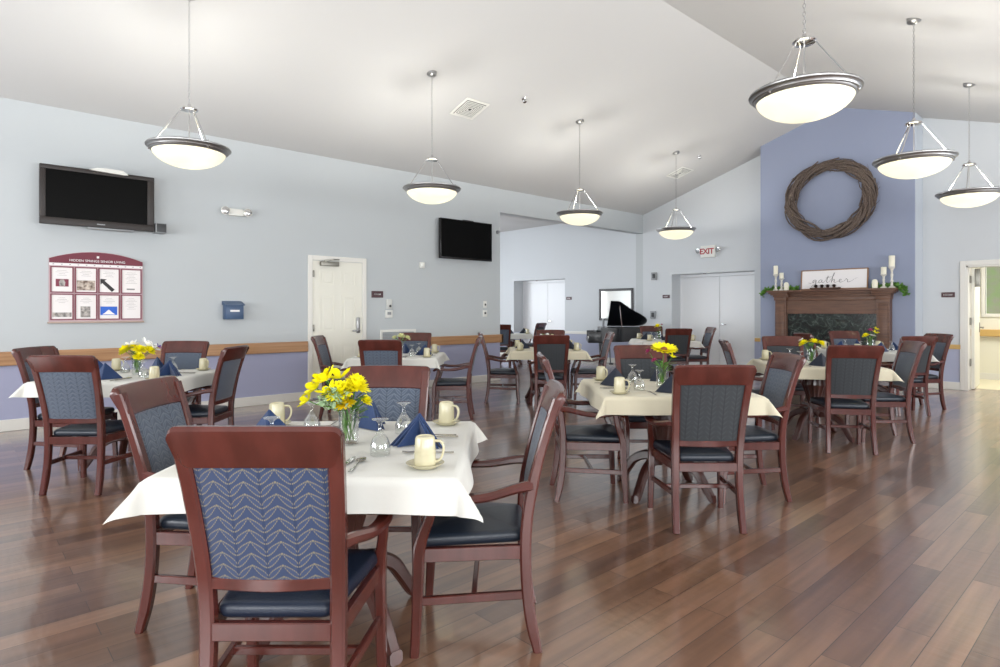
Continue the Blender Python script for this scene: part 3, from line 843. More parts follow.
def lily(bm, c, nrm, r_, rnd):
    nrm, a, b = frame(nrm)
    for k_ in range(6):
        g = 2*PI*k_/6+rnd.uniform(-.1, .1); rad = a*math.cos(g)+b*math.sin(g); e = R(36 if k_ % 2 else 24)
        petal(bm, Vector(c), rad*math.cos(e)+nrm*math.sin(e), nrm*math.cos(e)-rad*math.sin(e), r_*1.15, r_*.55, -r_*.12)
VASE_H, VASE_R = .145, .044
def make_vase(h=VASE_H, r_=VASE_R):
    t = thing('glass_vase', 'vase', 'vase')
    bm = new(); o_ = [(0, 0), (r_*.86, 0), (r_*.9, .004), (r_*.92, h*.5), (r_, h)]; i_ = [(0, .008), (r_*.84, .01), (r_*.86, h*.5), (r_*.95, h)]
    lathe(bm, o_, seg=24, capb=False, capt=False); lathe(bm, i_, seg=24, capb=False, capt=False)
    top = [v for v in bm.verts if abs(v.co.z-h) < 1e-6]
    ro = sorted([v for v in top if v.co.xy.length > r_*.97], key=lambda v: math.atan2(v.co.y, v.co.x)); ri = sorted([v for v in top if v.co.xy.length < r_*.97], key=lambda v: math.atan2(v.co.y, v.co.x))
    for j in range(24): bm.faces.new((ro[j], ro[(j+1) % 24], ri[(j+1) % 24], ri[j]))
    link('vase_glass', bm, M_GLASS, t, angle=60)
    return t
def bouquet(loc, heads, label, seed, leaves=8, base_h=VASE_H, rr=VASE_R, filler=0):
    """heads: (kind, dx, dy, z, radius, material)"""
    rnd = random.Random(seed)
    t = thing('flower_bouquet', label, 'flowers', loc)
    for kd, dx, dy, z, r_, m in heads:
        bm = new(); nrm = Vector((dx*5, dy*5, .45+rnd.uniform(0, .3)))
        {'mum': mum, 'daisy': daisy, 'lily': lily}[kd](bm, (dx, dy, z), nrm, r_, rnd)
        f = link('flower_head', bm, [m, M_BRN], t, angle=80)
        bm = new(); g = rnd.uniform(0, 6.28)
        tube(bm, [(rr*.5*math.cos(g), rr*.5*math.sin(g), .014), (dx*.25, dy*.25, base_h*.9), (dx*.8, dy*.8, z*.8+.02), (dx, dy, z)], .0022, 3, 5)
        link('stem', bm, M_GRN, f)
    bm = new()
    for k_ in range(leaves):
        g = rnd.uniform(0, 6.28); e = rnd.uniform(.1, .9); d = Vector((math.cos(g), math.sin(g), e))
        petal(bm, Vector((math.cos(g), math.sin(g), 0))*rr*.5+Vector((0, 0, rnd.uniform(base_h*.65, base_h*1.25))), d, Vector((-d.x*.4, -d.y*.4, 1)), rnd.uniform(.05, .095), .024, .008)
    for k_ in range(5):       # leaves drowned in the vase
        g = rnd.uniform(0, 6.28)
        petal(bm, (rr*.3*math.cos(g), rr*.3*math.sin(g), rnd.uniform(.02, .06)), (math.cos(g)*.2, math.sin(g)*.2, 1), (math.cos(g), math.sin(g), 0), .06, .018, .003)
    link('leaf', bm, M_GRN, t, angle=80)
    if filler:
        bm = new()
        for k_ in range(filler):
            g = rnd.uniform(2.6, 4.9); q = rnd.uniform(.03, .12)
            p = Vector((math.cos(g)*q, math.sin(g)*q, rnd.uniform(base_h, base_h+.08)))
            for h_ in range(3): petal(bm, p, (rnd.uniform(-1, 1), rnd.uniform(-1, 1), rnd.uniform(-.3, 1)), (0, .1, 1), .022, .013, .003)
        link('filler_leaf', bm, M_GRNP, t, angle=80)
    return t

mug0, sau0, gob0 = make_mug(), make_saucer(), make_goblet()
nap0 = {'N': make_napkin(M_NAVY), 'C': make_napkin(M_NAVY_DULL)}
kn0, sp0, fk0 = make_knife(), make_spoon(), make_fork()
PROTOS = [mug0, sau0, gob0, nap0['N'], nap0['C'], kn0, sp0, fk0]
tab0 = None
SIDES = {'front': 0, 'right': 90, 'far': 180, 'left': 270}
CORNER = {'front': 'near right corner', 'right': 'far right corner', 'far': 'far left corner', 'left': 'near left corner'}
def lay_table(key, name, ctr, yaw, cloth, nap, chairs, cut=True, goblets=True, seed=1, sides=('front', 'right', 'far', 'left'), omit=(), clab='white'):
    global tab0
    cx, cy = W(*ctr); rz = TH+R(yaw)
    if tab0 is None:
        tab0 = make_table(); tb = tab0; tb.location = (cx, cy, 0); tb.rotation_euler = (0, 0, rz)
    else: tb = dup(tab0, (cx, cy, 0), rz)
    tb['label'] = 'square dark wood pedestal table, the %s' % name; tb['group'] = 'dining tables'
    cl = cloth_mesh(seed, cloth); cl.location = (cx, cy, 0); cl.rotation_euler = (0, 0, rz)
    tag(cl, '%s tablecloth with hanging corners on the %s' % (clab, name), 'tablecloth', 'tablecloths')
    rnd = random.Random(seed*31+5)
    def at(a, u, v):     # diner at side angle a; u to the diner's right, v from the centre outward
        g = rz+R(a); ox = u; oy = -v
        return (cx+ox*math.cos(g)-oy*math.sin(g), cy+ox*math.sin(g)+oy*math.cos(g)), g
    J = lambda s=.012: rnd.uniform(-s, s)
    for sd in sides:
        a = SIDES[sd]
        (x, y), g = at(a, -.03+J(.02), .33+J())
        nm = 'navy' if nap == 'N' else 'slate blue'
        dup(nap0[nap], (x, y, TOPZ+.001), g+(0 if sd == 'front' else PI/2)+J(.25), '%s napkin pyramid on the %s side of the %s' % (nm, sd, name), 'folded napkins')
        (x, y), g = at(a, .40+J(), .385+J()); g2 = rnd.uniform(-1.2, .4)+TH
        dup(sau0, (x, y, TOPZ+.001), g2, 'cream saucer at the %s of the %s' % (CORNER[sd], name), 'saucers')
        dup(mug0, (x, y, TOPZ+.0085), g2, 'upside down cream mug at the %s of the %s' % (CORNER[sd], name), 'upside down mugs')
        if goblets and (key, sd) not in omit:
            (x, y), g = at(a, .19+J(.02), .22+J(.02))
            dup(gob0, (x, y, TOPZ+.001), 0, 'clear upside down goblet toward the %s of the %s' % (CORNER[sd], name), 'upside down goblets')
        if cut:
            for o_, u, nm2 in ((kn0, .105, 'steel knife'), (sp0, .145, 'steel spoon'), (fk0, -.18, 'steel fork')):
                (x, y), g = at(a, u+J(.004), .37+J(.01))
                dup(o_, (x, y, TOPZ+.001), g+J(.06), '%s of the %s place on the %s' % (nm2, sd, name), 'cutlery')
    for sd, (pos, rot, kd, lab) in chairs.items():
        x, y = W(*pos)
        place_chair(kd, x, y, TH+R(yaw)+R(SIDES[sd]+rot), lab, 'dining chairs')
    return cx, cy, rz

# chair positions are (metres ahead, metres right) of the viewpoint
N1, NL, NM, N2, N5, N3, N4, N6, N7 = ('foreground table', 'left wall table', 'table before the six-panel door', 'cream middle table',
    'cream table before the piano', 'beige table before the fireplace', 'rear right white table', 'rear table below exit sign', 'table in the next room')
c1 = lay_table('1', N1, (2.49, -.65), 0, M_CLW, 'N', {
    'front': ((1.95, -.655), 0, 'AB', 'mahogany armchair with bright blue leaf-patterned back, nearest the camera'),
    'right': ((2.51, -.10), 0, 'AS', 'mahogany armchair seen side-on at the right side of the foreground table'),
    'left': ((2.65, -1.215), 0, 'AS', 'mahogany armchair angled at the left side of the foreground table'),
    'far': ((3.03, -.62), 0, 'AS', 'mahogany armchair facing us across the foreground table')}, seed=3)
cL = lay_table('L', NL, (5.15, -3.12), 0, M_CLW, 'N', {
    'front': ((4.51, -3.03), 0, 'NS', 'armless mahogany chair with its back to us at the left wall table'),
    'left': ((5.15, -3.63), 0, 'NS', 'mahogany chair at the far left edge, left side of the left wall table'),
    'far': ((5.84, -3.20), 0, 'AS', 'mahogany chair between the left wall table and the oak rail, facing us'),
    'right': ((5.28, -2.63), 0, 'AS', 'mahogany armchair on the right side of the left wall table')}, seed=8)
cM = lay_table('M', NM, (7.50, -1.25), 0, M_CLW, 'N', {
    'front': ((6.78, -1.28), 0, 'AS', 'mahogany chair, back to us, near side of the table before the six-panel door'),
    'left': ((7.5, -1.93), 0, 'AS', 'mahogany chair directly in front of the six-panel door'),
    'far': ((8.22, -1.20), 0, 'AS', 'mahogany chair below the wall grille, far side of the table before the six-panel door'),
    'right': ((7.44, -.58), 0, 'AS', 'mahogany armchair side-on, right of the table before the six-panel door')}, seed=12, omit=(('M', 'left'),))
c2 = lay_table('2', N2, (4.36, 1.18), 0, M_CLC, 'C', {
    'front': ((3.78, 1.226), 0, 'AC', 'mahogany armchair with charcoal leaf-patterned back, back to us at the cream middle table'),
    'left': ((4.33, .63), 0, 'AS', 'mahogany armchair with seat toward us on the left of the cream middle table'),
    'right': ((4.33, 1.73), 0, 'AS', 'mahogany armchair on the right of the cream middle table'),
    'far': ((5.08, 1.25), 0, 'AC', 'mahogany chair facing us behind the cream middle table')}, seed=21, clab='cream')
c5 = lay_table('5', N5, (8.72, .66), 0, M_CLC, 'C', {
    'front': ((8.08, .66), 0, 'AC', 'mahogany chair with dark back toward us at the table before the piano'),
    'left': ((8.72, .04), 0, 'AS', 'mahogany armchair side-on beside the end of the left wall'),
    'right': ((8.80, 1.28), 0, 'AS', 'armchair with light catching its blue back just in front of the piano'),
    'far': ((9.50, .82), 0, 'AS', 'chair facing us on the far side of the table before the piano')}, cut=False, goblets=False, seed=33, clab='cream')
c3 = lay_table('3', N3, (6.30, 3.28), -11, M_CLC, 'C', {
    'front': ((5.73, 3.24), 0, 'NC', 'armless mahogany chair with charcoal back toward us before the fireplace'),
    'right': ((6.17, 3.85), 0, 'NS', 'mahogany chair on the right side of the fireplace table'),
    'left': ((6.42, 2.72), 0, 'AS', 'mahogany chair on the left side of the fireplace table'),
    'far': ((7.02, 3.36), 0, 'AC', 'mahogany chair facing us on the far side of the fireplace table')}, seed=41, clab='beige')
c4 = lay_table('4', N4, (8.40, 5.10), 0, M_CLW, 'N', {
    'front': ((7.72, 5.10), 4, 'AC', 'mahogany chair at the near side of the rear right table'),
    'right': ((8.15, 5.60), 4, 'AS', 'rightmost mahogany chair, closest to the open doorway'),
    'left': ((8.42, 4.54), 0, 'AS', 'chair on the left of the rear right table, right before the fireplace marble'),
    'far': ((8.97, 5.28), 0, 'AS', 'chair facing us against the fireplace on the far side of the rear right table')}, cut=False, seed=52)
c6 = lay_table('6', N6, (11.50, 3.12), 0, M_CLW, 'C', {
    'front': ((10.95, 3.14), 0, 'AC', 'chair with its back toward us at the rear table below the exit sign'),
    'right': ((11.48, 3.68), 0, 'AS', 'side-on chair in front of the plain double doors'),
    'far': ((12.1, 3.10), 0, 'AS', 'chair facing us on the far side of the rear table below the exit sign')}, cut=False, seed=63)
c7 = lay_table('7', N7, (14.8, .25), 0, M_CLW, 'C', {
    'front': ((14.05, .02), 0, 'AS', 'chair on the near side of the next room\'s table, partly behind the wall end'),
    'right': ((15.75, .80), -35, 'AC', 'chair standing in front of the next room\'s double doors')}, cut=False, goblets=False, seed=71, sides=('front', 'right'))
for o in PROTOS:
    for ch in list(o.children): bpy.data.objects.remove(ch)
    bpy.data.objects.remove(o)

vase0 = None
def vase(c, u, v, label, h=VASE_H, r_=VASE_R):
    """u right, v away from us, measured from the table centre along its sides"""
    cx, cy, rz = c
    x = cx+u*math.cos(rz)-v*math.sin(rz); y = cy+u*math.sin(rz)+v*math.cos(rz)
    t = make_vase(h, r_); t.location = (x, y, TOPZ+.001); tag(t, label, 'vase', 'glass vases'); return (x, y, TOPZ+.001), rz
def bq(c, u, v, heads, vl, bl, seed, **k_):
    (loc), rz = vase(c, u, v, vl)
    b = bouquet(loc, heads, bl, seed, **k_); b.rotation_euler = (0, 0, rz); b['group'] = 'table flowers'
    return b
bq(c1, .03, -.01, [('mum', -.02, -.035, .205, .068, M_YEL), ('mum', .03, -.01, .225, .058, M_YEL), ('mum', -.005, -.05, .165, .045, M_YELD), ('mum', .065, .0, .17, .034, M_YEL), ('lily', -.13, .0, .225, .060, M_YEL), ('lily', -.085, -.01, .26, .062, M_YEL), ('lily', -.165, .0, .175, .045, M_YEL), ('lily', -.045, .03, .262, .058, M_YEL), ('lily', -.11, .03, .262, .05, M_YEL), ('lily', -.07, -.04, .215, .05, M_YEL), ('mum', .02, .04, .24, .05, M_YEL)],
   'clear glass vase of yellow flowers on the foreground table', 'bright yellow lilies and chrysanthemums on the foreground table', 4, leaves=18, filler=110)
bq(cL, .02, .02, [('mum', -.095, 0, .20, .065, M_YEL), ('mum', .03, -.02, .205, .062, M_YEL), ('mum', .095, .01, .20, .055, M_YEL), ('mum', .04, -.05, .15, .050, M_YEL), ('mum', -.03, .0, .235, .045, M_YEL), ('lily', -.055, .02, .245, .055, M_WHI), ('daisy', -.02, .0, .25, .05, M_WHI), ('lily', .06, .04, .245, .075, M_WHI), ('lily', .11, .04, .225, .06, M_WHI), ('lily', .16, .03, .235, .030, M_PUR)],
   'glass vase on the left wall table', 'yellow and white flowers with a purple bloom by the left wall', 5, leaves=14)
bq(cM, 0, .05, [('mum', -.06, 0, .20, .05, M_CRM), ('mum', .02, -.02, .22, .055, M_CRM), ('mum', .09, 0, .20, .05, M_CRM)],
   'glass vase on the table in front of the six-panel door', 'pale cream flowers in front of the six-panel door', 6)
bq(c2, -.02, -.03, [('daisy', .005, -.03, .255, .095, M_YEL), ('mum', -.09, .02, .25, .028, M_PNK), ('mum', -.06, -.02, .19, .022, M_PNK), ('lily', .08, .03, .21, .03, M_YEL)],
   'glass vase on the cream middle table', 'single large yellow daisy with small pink blooms', 7, leaves=14)
bq(c5, .0, .10, [('mum', -.05, 0, .17, .05, M_WHI), ('mum', .03, 0, .18, .05, M_WHI), ('mum', .10, 0, .17, .045, M_CRM)],
   'glass vase on the table in front of the piano', 'low white flowers in front of the piano', 8)
bq(c3, -.05, -.05, [('mum', -.07, 0, .20, .055, M_YEL), ('mum', .02, -.01, .215, .055, M_YEL), ('mum', .09, 0, .20, .05, M_YEL), ('daisy', -.09, .02, .24, .03, M_WHI), ('daisy', .06, -.03, .16, .028, M_WHI)],
   'glass vase on the fireplace table', 'yellow and white flowers in front of the fireplace', 9, leaves=12)
bq(c4, -.02, -.10, [('mum', -.06, 0, .20, .05, M_YEL), ('mum', .0, 0, .27, .045, M_PNK), ('lily', .07, 0, .24, .05, M_YEL), ('lily', .08, 0, .29, .04, M_YEL), ('daisy', .02, -.02, .2, .04, M_WHI)],
   'glass vase on the rear table near the right doorway', 'yellow and pink flowers at the rear table near the right doorway', 10, leaves=14)
bq(c6, -.10, 0, [('mum', -.02, 0, .24, .075, M_YEL), ('mum', .05, 0, .28, .03, M_PNK)],
   'glass vase on the rear table below the exit sign', 'round yellow flower with a pink bud below the exit sign', 11)

# ------------------------------------------------------------------ pendant lamps
PR, RIMZ = .345, 2.84
def make_pendant(zc):
    t = thing('pendant_lamp', 'lamp', 'lamp'); t.scale = (1.05, 1.05, 1)
    # local origin on the floor below the lamp would confuse: origin at the rim plane
    bm = new(); lathe(bm, [(0, -.045), (.020, -.045), (.045, -.036), (.060, -.022), (.062, .018)], (0, 0, zc-RIMZ), 24, capb=False)
    link('canopy', bm, M_NICK, t)
    bm = new(); z0, z1 = .40, zc-RIMZ-.04; k_ = 0; z = z0
    while z < z1:           # oval links, alternately turned
        L_ = .038; n_ = 8; ring = []
        for j in range(n_+1):
            a = 2*PI*j/n_; u = .0085*math.cos(a); v = .019*math.sin(a)
            ring.append((u if k_ % 2 else 0, 0 if k_ % 2 else u, z+.019+v))
        sweepA = (0, 1, 0) if k_ % 2 else (1, 0, 0)
        sweep(bm, [(p[0], p[1], p[2], .0042, .0042) for p in ring], sweepA, 1, 0, 0, True, 4)
        z += .029; k_ += 1
    link('chain', bm, M_NICK, t)
    bm = new(); lathe(bm, [(0, .342), (.02, .345), (.066, .354), (.076, .366), (.066, .380), (.03, .390), (.018, .40), (.012, .42), (0, .425)], seg=24, capb=False, capt=False)
    hub = link('hub', bm, M_CHROME, t)
    bm = new(); tube(bm, [(0, 0, -.05), (0, 0, .36)], .006, 1, 8); link('stem', bm, M_NICK, t)
    for q in range(3):
        a = R(90+120*q+25); dx, dy = math.cos(a), math.sin(a)
        bm = new(); tube(bm, [(dx*.064, dy*.064, .365), (dx*.292, dy*.292, .02)], .0055, 1, 8)
        link('suspension_rod', bm, M_CHROME, t)
        bm = new(); lathe(bm, [(0, -.045), (.006, -.042), (.010, -.034), (.006, -.026), (.010, -.02), (.004, .0), (.004, .03)], (dx*.318, dy*.318, 0), 10)
        link('finial', bm, M_CHROME, t)
    bm = new(); prof = [(.345, .012), (.349, .004), (.347, -.004), (.335, -.010), (.328, -.020), (.325, -.028), (.314, -.033), (.309, -.042), (.300, -.048), (.296, -.042), (.302, -.022), (.315, -.004), (.336, .010)]
    rings = []
    for r_, z in prof: rings.append([bm.verts.new((r_*math.cos(2*PI*j/48), r_*math.sin(2*PI*j/48), z)) for j in range(48)])
    for i in range(len(rings)):
        a, b = rings[i], rings[(i+1) % len(rings)]
        for j in range(48): bm.faces.new((a[j], a[(j+1) % 48], b[(j+1) % 48], b[j]))
    link('metal_rim', bm, M_NICK, t)
    bm = new(); P = []; D = .150; Rb = .302
    for i in range(13):
        a = PI/2*i/12; P.append((Rb*math.cos(a), -.036-D*math.sin(a)**1.15))
    P[-1] = (0, -.036-D)
    lathe(bm, P, seg=48, capb=False, capt=False)
    lathe(bm, [(r_*.98, z+.006) for r_, z in P[:-1]]+[(0, P[-1][1]+.006)], seg=48, capb=False, capt=False)
    link('glass_bowl', bm, M_BOWL, t)
    return t
def pendant_light(x, y):
    for sx in (-1, 1):
        l = bpy.data.lights.new('pendant_bulb', 'POINT'); l.energy = 30; l.color = (1, .975, .94); l.shadow_soft_size = .085
        o = bpy.data.objects.new('pendant_bulb', l); COL.objects.link(o); o.location = (x+sx*.10, y+sx*.07, RIMZ-.075)
PX = {'l': -6.22, 'r': -1.72}
labs = {('l', 0): 'pendant bowl lamp hanging near the wall television on the far left', ('l', 1): 'pendant bowl lamp hanging above the six-panel door side, second of the left row',
        ('l', 2): 'pendant bowl lamp hanging left of centre before the header beam, third of the left row', ('l', 3): 'smallest pendant bowl lamp, near the exit sign',
        ('r', 0): 'largest pendant bowl lamp with warm lit glass at top right', ('r', 1): 'pendant bowl lamp hanging right of the twig wreath', ('r', 2): 'pendant bowl lamp at the right edge of the photo', ('r', 3): 'pendant bowl lamp of the right row nearest the viewpoint, overhead'}
zc = ceil_z(PX['l']); p0 = None
for s in 'lr':
    for i, y in enumerate((1.68, 4.50, 7.36, 10.16) if s == 'l' else (4.48, 7.26, 9.85, 1.68)):  # last right-row position: unseen lamp added to light the near room
        x = PX[s]
        if i == 0: p0 = make_pendant(ceil_z(x)); o = p0; o.location = (x, y, RIMZ); o.rotation_euler = (0, 0, .3)
        else: o = dup(p0, (x, y, RIMZ), .3+.2*i)
        o['label'] = labs[s, i]; o['group'] = 'pendant lamps'
        pendant_light(x, y)
zr = ceil_z(PX['r'])

# ------------------------------------------------------------------ ceiling fittings
SLOPE = math.atan(SL)
def on_ceiling(o, x, y, dz=0):
    o.location = (x, y, ceil_z(x)-dz); o.rotation_euler = (0, -SLOPE if x < RX else SLOPE, 0)
v0 = None
for x, y, lab in ((-6.63, 5.45, 'square white ceiling vent between the two nearer left pendants'), (-6.71, 11.1, 'square white ceiling vent near the back wall gable')):
    if v0 is None:
        t = v0 = thing('ceiling_vent', lab, 'vent', group='ceiling vents')
        bm = new(); box(bm, -.21, .21, -.21, .21, -.012, -.002, .003); link('vent_frame', bm, M_WPL, t)
        link('vent_recess', box(new(), -.17, .17, -.17, .17, -.0135, -.0121), M_VENT, t)
        for k_ in range(5):
            s = .16-.03*k_; bm = new()
            for a, b, c_, d_ in ((-s, s, -s, -s+.013), (-s, s, s-.013, s), (-s, -s+.013, -s, s), (s-.013, s, -s, s)): box(bm, a, b, c_, d_, -.022, -.012)
            link('louvre', bm, M_WPL, t)
    else: t = dup(v0, (0, 0, 0), 0, lab)
    on_ceiling(t, x, y)
for x, y, lab in ((-6.14, 6.05, 'small sprinkler head on the ceiling beside the nearer vent'), (-6.12, 10.83, 'small sprinkler head on the ceiling near the gable')):
    bm = new(); lathe(bm, [(.035, 0), (.033, -.006), (.012, -.010), (.010, -.045), (.028, -.050), (.026, -.055), (0, -.055)], seg=16)
    o = tag(link('sprinkler', bm, M_CHROME), lab, 'sprinkler', 'sprinkler heads'); on_ceiling(o, x, y)

# ------------------------------------------------------------------ left wall: local frame, x along the wall (+Y of the room), z up, facing the room
def wall_thing(name, label, cat, y, z, group=None):
    t = thing(name, label, cat, (XL, y, z), PI/2, group); return t    # local x -> room +Y, local -y -> room +X
# big television, tilted forward
tv = wall_thing('television', 'large dark-framed flat television on a bracket at the upper left', 'television', 1.285, 2.592)
bm = new(); fw, fh = .558, .328
for a, b, c_, d_ in ((-fw, fw, fh-.05, fh), (-fw, fw, -fh, -fh+.075), (-fw, -fw+.055, -fh+.075, fh-.05), (fw-.075, fw, -fh+.075, fh-.05)): box(bm, a, b, -.16, -.10, c_, d_, .006)
box(bm, -fw+.02, fw-.02, -.10, -.06, -fh+.03, fh-.03, .01); link('bezel', bm, M_TVFR, tv)
bm = new(); box(bm, -fw+.054, fw-.074, -.150, -.144, -fh+.074, fh-.049); link('screen', bm, M_SCREEN, tv)
bm = new(); box(bm, -.15, .15, -.06, -.002, -.15, .15, .006); link('bracket', bm, M_BLACK, tv)
bm = new(); box(bm, -.12, .35, -.15, -.09, -fh-.022, -fh, .006); link('sound_strip', bm, M_GPL, tv)
bm = new(); box(bm, -.03, .05, -.163, -.1595, -fh+.028, -fh+.040); link('maker_mark', bm, M_GPL, tv)
bm = new(); prism(bm, [(-.17, 0), (-.10, .025), (0, .032), (.16, .028), (.21, -.015), (.17, -.022), (-.14, -.008)], 'y', -.205, -.163)  # plain white sensor bar of guessed form, gives no light
o = link('clip_light', bm, M_WPL); tag(o, 'white curved clip-on strip light on top of the large television', 'light'); o.location = (XL, 1.35, 2.592+fh-.005); o.rotation_euler = (0, 0, PI/2)
t = wall_thing('speaker', 'small grey box speaker at the lower right corner of the large television', 'speaker', 1.912, 2.315)
bm = new(); box(bm, -.055, .065, -.17, -.002, -.06, .06, .006); link('speaker_case', bm, M_GPL, t)
bm = new(); box(bm, -.047, .057, -.176, -.17, -.05, .05, .002); link('speaker_grille', bm, M_DPL, t)
# notice board
nb = wall_thing('notice_board', 'arched maroon and white notice board with eight posted sheets', 'notice board', 1.285, 1.18)
bm = new(); w2 = .463; pts = [(-w2, 0), (w2, 0), (w2, .715)]
for i in range(13):
    a = -1+2*i/12; pts.append((-a*w2, .715+.095*(1-a*a)))
pts.append((-w2, .715)); prism(bm, pts[:3]+pts[4:-2]+[pts[-1]], 'y', -.022, 0); link('board_back', bm, mat('mauve_board', '#b9a0a4', .6), nb)
bm = new(); pts = [(-w2+.004, .665), (w2-.004, .665), (w2-.004, .715)]
for i in range(1, 12):
    a = -1+2*i/12; pts.append((-a*(w2-.004), .715+.088*(1-a*a)))
pts.append((-w2+.004, .715)); prism(bm, pts, 'y', -.028, -.02); link('header_panel', bm, M_MAR, nb)
text_obj('header_lettering', 'HIDDEN SPRINGS SENIOR LIVING', .037, .001, M_LETW, nb, (0, -.030, .699), (PI/2, 0, 0), 1.0)
bm = new(); box(bm, -.012, .012, -.031, -.028, .735, .760, .002); link('header_emblem', bm, M_LETW, nb)
bm = new(); box(bm, -w2+.004, w2-.004, -.0235, -.0215, .636, .665); link('header_strip', bm, M_LETW, nb)
bm = new()
for k_ in range(12): box(bm, -.43+.078*k_, -.415+.078*k_, -.0245, -.0225, .646, .654)
link('header_ticks', bm, M_INK, nb)
for i in range(4):
    for j in range(2):
        x0 = -w2+.012+.2275*i; z0 = .018+.310*j
        bm = new(); F_ = .013
        for a, b, c_, d_ in ((x0, x0+.217, z0, z0+F_), (x0, x0+.217, z0+.298-F_, z0+.298), (x0, x0+F_, z0+F_, z0+.298-F_), (x0+.217-F_, x0+.217, z0+F_, z0+.298-F_)): box(bm, a, b, -.030, -.022, c_, d_)
        fr = link('pocket_frame', bm, M_MARS, nb)
        bm = new(); box(bm, x0+F_, x0+.217-F_, -.0235, -.0222, z0+F_, z0+.298-F_)
        sh = link('posted_sheet', bm, M_PAPER, fr)
def sheet_mark(i, j, x0, x1, z0, z1, m, name='sheet_picture', poly=None):
    bx = -w2+.012+.2275*i; bz = .018+.310*j; bm = new()
    if poly: prism(bm, [(bx+p[0], bz+p[1]) for p in poly], 'y', -.0248, -.0238)
    else: box(bm, bx+x0, bx+x1, -.0245, -.0236, bz+z0, bz+z1)
    return link(name, bm, m, nb, False)
M_PB = mat('picture_blue', '#2f62c4', .6); M_PP = mat('picture_rose', '#7c3648', .6); M_PG = mat('picture_grey', '#6d6a68', .6, noise=((30, 1, 30), '#c2bcb6')); M_PT = mat('picture_tan', '#5d4a40', .6, noise=((25, 1, 25), '#d8cbbd'))
sheet_mark(0, 1, .05, .17, .07, .155, M_PP); sheet_mark(0, 1, 0, 0, 0, 0, M_PG, 'sheet_picture', [(.085, .075), (.135, .075), (.14, .12), (.125, .15), (.095, .15), (.08, .12)])
sheet_mark(1, 1, .02, .197, .03, .145, M_PT)
sheet_mark(2, 1, 0, 0, 0, 0, M_INKD, 'printed_arrow', [(.02, .17), (.085, .165), (.062, .148), (.165, .045), (.135, .018), (.038, .120), (.022, .100)])
sheet_mark(3, 1, .06, .145, .045, .062, M_INK, 'printed_line')
sheet_mark(0, 0, .02, .197, .035, .085, M_PG); sheet_mark(1, 0, .055, .15, .03, .155, M_PG)
sheet_mark(2, 0, .02, .19, .055, .155, M_PB); sheet_mark(2, 0, 0, 0, 0, 0, M_LETW, 'sheet_picture', [(.04, .062), (.17, .062), (.14, .085), (.115, .110), (.105, .118), (.09, .108), (.07, .085)])
for i, j in ((0, 0), (0, 1), (1, 0), (1, 1), (2, 0), (2, 1), (3, 0), (3, 1)):
    bx = -w2+.012+.2275*i; bz = .018+.310*j; bm = new()
    rows = 4 if (i, j) not in ((3, 0), (3, 1)) else 8
    for r_ in range(rows):
        hw = .03+.03*((r_*7+i*3+j) % 3)/2; box(bm, bx+.1085-hw, bx+.1085+hw, -.0242, -.0236, bz+.25-.018*r_, bz+.2525-.018*r_)
    link('printed_lines', bm, M_INK, nb, False)
bm = new(); box(bm, -w2-.012, w2+.012, -.04, 0, -.02, .0, .003); link('board_ledge', bm, mat('tan_ledge', '#a8968a', .5), nb)

def twin_head(name, label, y, z, wall='left', xpos=None):
    if wall == 'left': t = wall_thing(name, label, 'emergency light', y, z)
    else: t = thing(name, label, 'exit sign', (xpos, YB, z), 0)
    return t
em = twin_head('emergency_light', 'white twin-head emergency light on the left wall', 2.84, 2.625)
bm = new(); box(bm, -.10, .10, -.06, 0, -.05, .045, .008); link('case', bm, M_WPL, em)
for s in (-1, 1):
    bm = new(); lathe(bm, [(.02, 0), (.048, .012), (.056, .045), (.056, .058), (.050, .060)], seg=20, capt=False, mx=Matrix.Translation((s*.145, -.03, .005))@Matrix.Rotation(PI/2, 4, 'X'))
    box(bm, min(s*.09, s*.14), max(s*.09, s*.14), -.045, -.025, -.008, .012); hd = link('lamp_head', bm, M_WPL, em)
    bm = new(); lathe(bm, [(.051, .056), (.03, .064), (0, .067)], seg=20, mx=Matrix.Translation((s*.145, -.03, .005))@Matrix.Rotation(PI/2, 4, 'X')); link('lamp_lens', bm, M_CHROME, hd)

bx_ = wall_thing('drop_box', 'small blue metal suggestion box on the left wall', 'box', 2.80, 1.19)
bm = new(); box(bm, -.115, .115, -.13, 0, 0, .19, .006); link('box_body', bm, M_BOXB, bx_)
bm = new(); prism(bm, [(-.15, .195), (0, .245), (0, .19), (-.15, .183)], 'x', -.125, .125); link('box_lid', bm, M_BOXB, bx_)
bm = new(); box(bm, -.06, .06, -.133, -.13, .10, .125); link('slot_label', bm, M_LETW, bx_)

def plate(name, label, cat, y, z, w_, h_, m, d=.02, group=None):
    bm = new(); box(bm, -w_/2, w_/2, -d, 0, -h_/2, h_/2, .003, seg=1); o = link(name, bm, m)
    o.location = (XL, y, z); o.rotation_euler = (0, 0, PI/2); return tag(o, label, cat, group)
def bplate(name, label, cat, x, z, w_, h_, m, d=.02, group=None):
    bm = new(); box(bm, -w_/2, w_/2, -d, 0, -h_/2, h_/2, .003, seg=1); o = link(name, bm, m)
    o.location = (x, YB, z); return tag(o, label, cat, group)
def letter_strip(o, w_, m=M_LETW, d=.021):
    bm = new(); rnd = random.Random(int(w_*1000))
    x = -w_/2
    while x < w_/2-.012:
        k_ = rnd.choice((.010, .013, .016)); box(bm, x, x+k_*.55, -d, -d+.002, -.012, .012); box(bm, x, x+k_*.9, -d, -d+.002, rnd.choice((.007, -.012)), rnd.choice((.012, -.007)) if False else .012); x += k_+.006
    link('sign_lettering', bm, m, o, False)
o = plate('door_sign', 'small maroon sign beside the six-panel door', 'sign', 5.03, 1.565, .21, .105, M_SIGN, .012)
